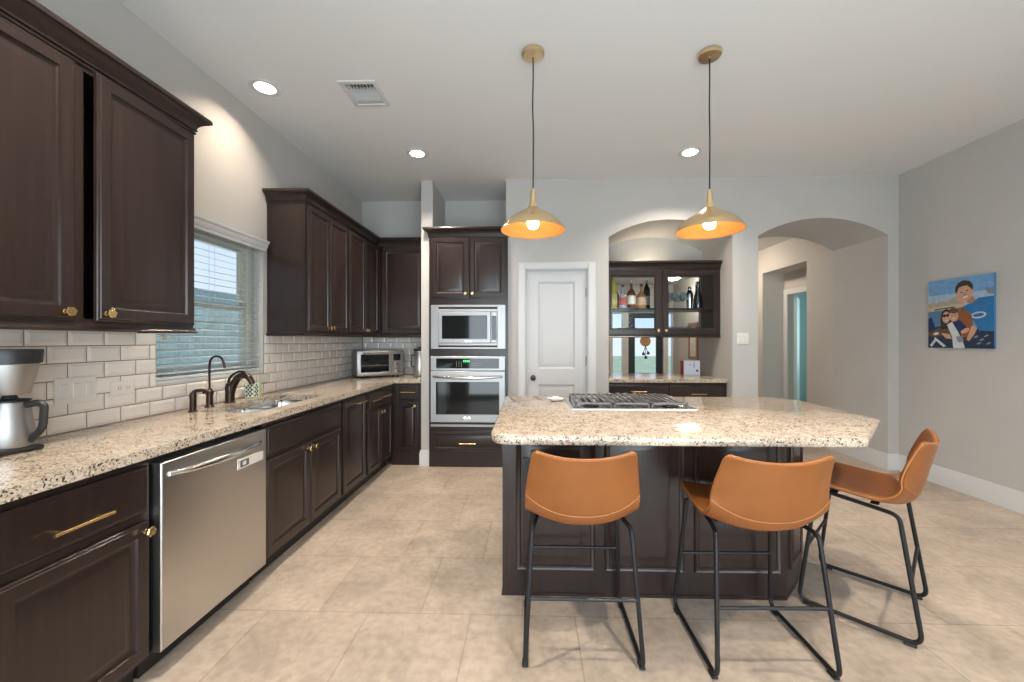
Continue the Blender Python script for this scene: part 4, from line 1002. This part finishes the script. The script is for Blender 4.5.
for i in range(NS + 1):
    s = i / NS; row = []
    e = 0.0
    if s > .90: e = 1 - math.sqrt(max(0, 1 - ((s - .90) / .10) ** 2))
    if s < .08: e = 1 - math.sqrt(max(0, 1 - ((.08 - s) / .08) ** 2))
    for j in range(NT + 1):
        t = -1 + 2 * j / NT
        p = shell_point(s, t * (1 - .16 * e if s > .5 else 1 - .10 * e))
        row.append(bm.verts.new(p))
    grid.append(row)
for i in range(NS):
    for j in range(NT): bm.faces.new((grid[i][j], grid[i][j + 1], grid[i + 1][j + 1], grid[i + 1][j]))
bmesh.ops.recalc_face_normals(bm, faces=bm.faces[:])
rim = [grid[0][j].co.copy() for j in range(NT + 1)] + [grid[i][NT].co.copy() for i in range(1, NS + 1)] + [grid[NS][j].co.copy() for j in range(NT - 1, -1, -1)] + [grid[i][0].co.copy() for i in range(NS - 1, 0, -1)]
sh = obj('seat_shell', bm, M_leather, st, ang=80)
so = sh.modifiers.new('thick', 'SOLIDIFY'); so.thickness = .022; so.offset = 0
bv = sh.modifiers.new('round', 'BEVEL'); bv.width = .008; bv.segments = 3; bv.limit_method = 'ANGLE'; bv.angle_limit = math.radians(50)
bm = new(); tube(bm, rim, .0040, 8, True)
# stitched seam where seat meets back
def seam(s, off):
    out = []
    for k in range(33):
        t = -1 + 2 * k / 32; p = shell_point(s, t)
        d = 1e-3; nn = (shell_point(s + d, t) - shell_point(s - d, t)).cross(shell_point(s, min(t + d, 1)) - shell_point(s, max(t - d, -1))).normalized()
        out.append(p + nn * off)
    return out
tube(bm, seam(.60, .0112), .0022, 6); tube(bm, seam(.60, -.0112), .0022, 6)
pp = obj('piping', bm, M_stitch, sh)
RT = .0095
for s in (-1, 1):
    loop = [(s * .165, .14, .575), (s * .19, -.09, .553), (s * .208, -.158, .548), (s * .238, -.235, RT + .008), (s * .238, .215, RT + .008), (s * .202, .150, .570)]
    p = [Vector(q) for q in loop]
    f = fillet([p[0], p[1], p[2], p[3], p[4], p[5]], .05, 6)
    bm = new(); tube(bm, f, RT, 10)
    lg = obj('leg', bm, M_black, st); lg['label'] = 'black steel tube sled leg'
    for y_ in (-.195, .175):
        bm = new(); box(bm, (s * .238 - .0125, y_ - .022, .001), (s * .238 + .0125, y_ + .022, .012), .003); obj('foot_pad', bm, M_blackp, lg)
def leg_at(z, front):
    a, b_ = (Vector((.238, .215, RT)), Vector((.202, .150, .57))) if front else (Vector((.238, -.235, RT)), Vector((.208, -.158, .548)))
    u = (z - a.z) / (b_.z - a.z); return a + (b_ - a) * u
for front, z in ((True, .292), (False, .272)):
    q = leg_at(z, front); bm = new(); cyl(bm, (-q.x, q.y, z), (q.x, q.y, z), .0075, seg=10); obj('footrest' if front else 'stretcher', bm, M_black, st)
bm = new()
for y_ in (.09, -.07): box(bm, (-.175, y_ - .016, .5635), (.175, y_ + .016, .5695), .002)
obj('seat_brace', bm, M_black, st)
dup(st, (.960, 1.818, 0), math.radians(1.0), 'tan leather counter stool with black sled legs, middle one before the island')
dup(st, (1.695, 2.110, 0), math.radians(44.5), 'tan leather counter stool seen from the side at the clipped island corner')

# ------------------------------------------------------------------ photo canvas on the right wall
CX = 3.782; cy0, cy1, cz0, cz1 = 3.382, 3.924, 1.272, 1.895
cv = thing('photo_canvas', 'family photo canvas in blue tones hanging on the plain grey wall', 'picture', (CX, (cy0 + cy1) / 2, cz0))
bm = new(); box(bm, (CX, cy0, cz0), (XR - .001, cy1, cz1), .003); obj('canvas_block', bm, mat('canvas_edge', (.06, .20, .38), .7), cv, True)
def pm(name, col): return mat('print_' + name, col, .65, spec=.25, noise=.12, nscale=25)
cols = [('sky', (.16, .33, .58)), ('haze', (.34, .47, .60)), ('trees', (.38, .34, .27)), ('shore', (.52, .43, .28)), ('water', (.09, .19, .33)), ('deck', (.025, .04, .075)), ('skin', (.58, .33, .23)), ('hair', (.045, .03, .022)), ('shirt', (.03, .17, .40)), ('navy', (.02, .035, .12)), ('vest', (.26, .10, .04)), ('pale', (.58, .60, .62)), ('grey', (.22, .25, .30)), ('brown', (.12, .075, .045)), ('shade', (.40, .20, .13))]
IX = {n_: i for i, (n_, _) in enumerate(cols)}
bm = new(); layer = [0]
def shape(pts_, col):
    layer[0] += 1; x = CX - .0006 - .00006 * layer[0]
    t = bmesh.new()
    f = t.faces.new([t.verts.new((x, cy1 - (cy1 - cy0) * u, cz1 - (cz1 - cz0) * v)) for u, v in pts_])
    f.normal_update()
    if f.normal.x > 0: f.normal_flip()
    merge(bm, t, mi=IX[col])
def ell(cx, cy, rx, ry, col, n=20, rot=0): 
    shape([(cx + rx * math.cos(a) * math.cos(rot) - ry * math.sin(a) * math.sin(rot), cy + rx * math.cos(a) * math.sin(rot) * .86 + ry * math.sin(a) * math.cos(rot)) for a in (2 * PI * k / n for k in range(n))], col)
shape([(0, 0), (1, 0), (1, 1), (0, 1)], 'sky'); shape([(0, .22), (1, .22), (1, .5), (0, .5)], 'haze')
shape([(0, .34), (.08, .31), (.16, .34), (.24, .30), (.34, .33), (.42, .26), (.5, .28), (.58, .30), (.6, .42), (0, .44)], 'trees')
shape([(0, .40), (.6, .37), (.6, .43), (0, .46)], 'shore'); shape([(.1, .425), (.45, .405), (.45, .42), (.1, .44)], 'deck')
shape([(0, .46), (.6, .42), (.6, .75), (0, .75)], 'water'); shape([(0, .70), (.45, .66), (1, .74), (1, 1), (0, 1)], 'deck')
shape([(0, .56), (.06, .54), (.12, .70), (0, .72)], 'navy'); shape([(0, .78), (.18, .71), (.36, .72), (.38, .80), (.1, .84), (0, .82)], 'brown')
shape([(.03, .96), (.12, .86), (.16, .87), (.06, .99)], 'pale'); shape([(.12, .84), (.3, .97), (.26, .99), (.1, .87)], 'pale')
# boy
shape([(.55, .42), (.68, .37), (.80, .31), (1, .30), (1, .77), (.80, .76), (.72, .62), (.60, .52)], 'shirt')
shape([(.60, .30), (.70, .27), (.75, .34), (.68, .385), (.62, .36)], 'shade'); ell(.705, .215, .022, .036, 'skin'); ell(.585, .235, .112, .138, 'skin', rot=.35)
shape([(.445, .20), (.45, .13), (.49, .075), (.57, .045), (.66, .065), (.71, .12), (.712, .20), (.685, .17), (.63, .125), (.56, .125), (.50, .145), (.47, .22)], 'hair')
ell(.60, .288, .058, .028, 'shade', rot=-.3); ell(.60, .284, .048, .018, 'pale', rot=-.3); ell(.543, .215, .017, .009, 'hair', rot=-.3); ell(.625, .192, .017, .009, 'hair', rot=-.3); ell(.59, .245, .016, .018, 'shade')
ell(.79, .545, .11, .045, 'pale', rot=-.1); ell(.79, .545, .08, .025, 'shirt', rot=-.1); shape([(.88, .20), (1, .17), (1, .28), (.93, .27)], 'grey')
# woman and child
shape([(.21, .60), (.23, .48), (.30, .43), (.38, .46), (.42, .56), (.40, .72), (.22, .73)], 'hair'); ell(.305, .555, .062, .085, 'skin'); ell(.275, .53, .032, .022, 'hair'); ell(.335, .525, .032, .022, 'hair'); ell(.315, .60, .026, .01, 'pale')
shape([(.44, .48), (.56, .42), (.70, .55), (.72, .72), (.64, .86), (.55, .84), (.46, .6)], 'vest')
ell(.425, .535, .072, .085, 'skin'); ell(.425, .465, .075, .04, 'brown', rot=.1); ell(.40, .53, .011, .008, 'hair'); ell(.45, .525, .011, .008, 'hair'); ell(.43, .58, .022, .008, 'pale')
shape([(.40, .63), (.52, .60), (.62, .70), (.56, .79), (.48, .78), (.42, .72)], 'navy'); ell(.60, .755, .07, .03, 'skin', rot=-.4)
shape([(.32, .66), (.40, .62), (.50, .78), (.58, .94), (.60, 1), (.42, 1), (.40, .84)], 'pale'); shape([(.46, .84), (.56, .82), (.58, .90), (.50, .92)], 'grey')
shape([(.62, .88), (.70, .68), (.78, .72), (.74, .80), (.66, .90)], 'skin'); shape([(.74, .80), (1, .78), (1, .98), (.72, .98)], 'deck')
for a, b_ in ((.76, .84), (.84, .88), (.90, .83), (.80, .93), (.93, .93)): ell(a, b_, .035, .012, 'grey', rot=-.4)
shape([(.22, .78), (.36, .80), (.40, .87), (.30, .86)], 'skin'); ell(.14, .79, .05, .02, 'pale', rot=-.2)
obj('print', bm, [pm(n_, c_) for n_, c_ in cols], cv, True, smooth=False)

# ------------------------------------------------------------------ things on the long counter
cf = thing('coffee_maker', 'stainless coffee maker with a thermal carafe at the near end of the counter', 'coffee maker', (-1.925, 1.42, CTOP), 1.35)
bm = new(); box(bm, (-.14, -.066, .001), (.062, .066, .020), .006, 2); obj('base', bm, M_blackp, cf)
bm = new(); box(bm, (-.20, -.075, .001), (-.135, .075, .345), .008, 2); obj('tower', bm, M_steel_v, cf)
bm = new(); lathe(bm, [(0, .021), (.064, .021), (.066, .026), (.062, .09), (.054, .155), (.047, .185), (0, .186)], seg=36); ca = obj('carafe', bm, M_steel, cf)
bm = new(); lathe(bm, [(.053, .1865), (.054, .192), (.022, .197), (.016, .212), (0, .213)], seg=28); obj('carafe_lid', bm, M_blackp, ca)
bm = new(); tube(bm, fillet([(.046, 0, .172), (.088, 0, .180), (.104, 0, .168), (.100, 0, .085), (.060, 0, .040)], .022, 5), .0105, 10, flat=1.2); bmesh.ops.rotate(bm, verts=bm.verts[:], cent=(0, 0, 0), matrix=Matrix.Rotation(-1.1, 3, 'Z')); obj('handle', bm, M_blackp, ca)
bm = new(); lathe(bm, [(0, .214), (.050, .214), (.053, .22), (.074, .325), (0, .326)], seg=36); bk = obj('brew_basket', bm, M_steel, cf)
bm = new(); lathe(bm, [(.074, .3265), (.080, .328), (.084, .372), (.082, .379), (0, .380)], seg=36); obj('lid', bm, M_blackp, bk)

gs = thing('water_faucet', 'slim dark bronze gooseneck water tap, the tallest at the sink', 'faucet', (-1.995, 2.425, CTOP))
bm = new(); lathe(bm, [(0, .0), (.026, 0), (.026, .006), (.019, .012), (.018, .075), (.022, .08), (.020, .10), (.010, .115), (0, .116)], (-1.995, 2.425, CTOP), seg=22); obj('base', bm, M_bronze, gs, True)
bm = new(); tube(bm, smooth_path([(-1.995, 2.425, 1.03), (-1.995, 2.425, 1.18), (-1.985, 2.428, 1.225), (-1.955, 2.432, 1.240), (-1.925, 2.436, 1.225), (-1.908, 2.438, 1.165)], 6), .0065, 10); obj('spout', bm, M_bronze, gs, True)
bm = new(); tube(bm, smooth_path([(-1.993, 2.41, 1.01), (-1.985, 2.385, 1.025), (-1.98, 2.36, 1.02)], 4), lambda t: .010 - .003 * t, 10); obj('lever', bm, M_bronze, gs, True)
sd = thing('soap_dispenser', 'short dark bronze soap dispenser left of the gooseneck tap', 'dispenser', (-1.965, 2.268, CTOP))
bm = new(); lathe(bm, [(0, 0), (.024, 0), (.024, .005), (.017, .011), (.016, .075), (.018, .09), (.014, .108), (0, .11)], (-1.965, 2.268, CTOP), seg=20); obj('post', bm, M_bronze, sd, True)
bm = new(); tube(bm, smooth_path([(-1.968, 2.262, 1.02), (-1.955, 2.275, 1.042), (-1.93, 2.30, 1.045), (-1.905, 2.32, 1.03)], 5), lambda t: .013 - .005 * t, 10); obj('nozzle', bm, M_bronze, sd, True)
mf = thing('kitchen_faucet', 'stout dark bronze faucet with a broad arched spout over the sink bowls', 'faucet', (-2.0, 2.60, CTOP))
bm = new(); lathe(bm, [(0, 0), (.034, 0), (.034, .005), (.028, .010), (.027, .07), (.029, .105), (.02, .13), (0, .132)], (-2.0, 2.60, CTOP), seg=24); obj('base', bm, M_bronze, mf, True)
bm = new(); tube(bm, smooth_path([(-1.998, 2.60, .985), (-1.980, 2.603, 1.04), (-1.95, 2.608, 1.09), (-1.915, 2.614, 1.106), (-1.885, 2.618, 1.092), (-1.868, 2.621, 1.062)], 7), lambda t: .026 - .008 * t, 14); sp = obj('spout', bm, M_bronze, mf, True)
bm = new(); tube(bm, smooth_path([(-2.004, 2.597, 1.04), (-2.004, 2.597, 1.075), (-1.985, 2.602, 1.108), (-1.95, 2.615, 1.130), (-1.915, 2.622, 1.128)], 6), lambda t: .010 - .004 * t, 10); obj('lever', bm, M_bronze, mf, True)
bm = new(); cyl(bm, (-1.870, 2.6205, 1.066), (-1.862, 2.622, 1.046), .018, .017, 16); obj('spray_tip', bm, M_bronze, sp, True)
sj = thing('soap_caddy', 'small square caddy with a black and white lattice front and green edge behind the sink', 'caddy', (-2.005, 2.845, CTOP))
bm = new(); box(bm, (-2.05, 2.805, CTOP + .001), (-1.985, 2.89, CTOP + .108), .004); cb = obj('caddy_body', bm, mat('caddy_green', (.36, .52, .20), .4), sj, True)
bm = new(); M_cw = mat('caddy_white', (.72, .76, .72), .4); M_cb = mat('caddy_black', (.03, .06, .05), .4)
t = bmesh.new(); box(t, (-1.9848, 2.809, CTOP + .006), (-1.9838, 2.862, CTOP + .104)); box(t, (-2.046, 2.8035, CTOP + .006), (-1.99, 2.8048, CTOP + .104)); merge(bm, t, mi=0)
for r in range(8):
    for q in range(3):
        cz = CTOP + .018 + r * .0145; sh_ = .0125 if r % 2 else 0
        if r > 5: continue
        t = bmesh.new(); c_ = 2.820 + .025 * q + sh_
        if c_ < 2.856: t.faces.new([t.verts.new((-1.9835, c_ + a, cz + b_)) for a, b_ in ((-.0098, 0), (0, -.0115), (.0098, 0), (0, .0115))]); merge(bm, t, mi=1)
        t = bmesh.new(); c_ = -2.035 + .025 * q + sh_
        if c_ < -1.997: t.faces.new([t.verts.new((c_ + a, 2.8033, cz + b_)) for a, b_ in ((-.0098, 0), (0, -.0115), (.0098, 0), (0, .0115))]); merge(bm, t, mi=1)
obj('lattice_front', bm, [M_cw, M_cb], cb, True, smooth=False)

to = thing('toaster_oven', 'stainless countertop toaster oven in the counter corner', 'toaster oven', (-1.768, 4.575, CTOP), math.radians(35))
w, dp, h = .52, .28, .305
bm = new(); box(bm, (-w / 2, -dp / 2, .016), (w / 2, dp / 2, h), .012, 2); tb_ = obj('body', bm, M_steel, to)
bm = new(); loops = []
for i, q in ((0, 0), (0, .008), (.004, .010), (.03, .010), (.034, .006)):
    x0, x1, z0, z1 = -w / 2 + .01 + i, .118 - i, .028 + i, h - .012 - i
    loops.append([(x0, -dp / 2 - q, z0), (x1, -dp / 2 - q, z0), (x1, -dp / 2 - q, z1), (x0, -dp / 2 - q, z1)])
rings(bm, loops, True, False); d = obj('door', bm, M_steel, to)
bm = new(); box(bm, (-w / 2 + .043, -dp / 2 - .0065, .061), (.085, -dp / 2 - .004, h - .045)); obj('door_glass', bm, M_dark_glass, d)
bm = new(); 
for s in (-1, 1): cyl(bm, (-.055 + s * .13, -dp / 2 - .008, h - .030), (-.055 + s * .13, -dp / 2 - .034, h - .030), .005, seg=10)
cyl(bm, (-.21, -dp / 2 - .036, h - .030), (.10, -dp / 2 - .036, h - .030), .008, seg=12); obj('handle', bm, M_steel_s, d)
bm = new(); box(bm, (-w / 2 + .045, -dp / 2 - .0075, .135), (.083, -dp / 2 - .0067, .139)); obj('rack', bm, M_steel_s, d)
bm = new(); box(bm, (.135, -dp / 2 - .003, .19), (.215, -dp / 2 - .0005, .262), .001); obj('display', bm, M_dark_glass, tb_)
for z in (.15, .10, .055):
    bm = new(); lathe(bm, [(.020, 0), (.019, .006), (.016, .020), (0, .021)], M=axis_matrix((.175, -dp / 2, z), (0, -1, 0)), seg=20); obj('dial', bm, M_steel_s, tb_)
for x in (-.2, .2):
    for y_ in (-.1, .1):
        bm = new(); lathe(bm, [(.014, .001), (.016, .017)], (x, y_, 0), seg=12); obj('foot', bm, M_blackp, tb_)
kt = thing('canister', 'stainless canister with a black lid between toaster oven and stub wall', 'canister', (-1.285, 4.60, CTOP))
bm = new(); lathe(bm, [(0, .001), (.074, .001), (.076, .006), (.076, .285), (.070, .295), (0, .295)], seg=32); cn = obj('canister_body', bm, M_steel_v, kt)
bm = new(); lathe(bm, [(.072, .296), (.074, .30), (.070, .322), (.02, .33), (.018, .345), (0, .346)], seg=28); obj('lid', bm, M_blackp, kt)
bm = new(); tube(bm, fillet([(-.05, -.058, .25), (-.075, -.085, .25), (-.075, -.085, .12), (-.05, -.058, .12)], .02, 4), .007, 8); obj('handle', bm, M_blackp, cn)
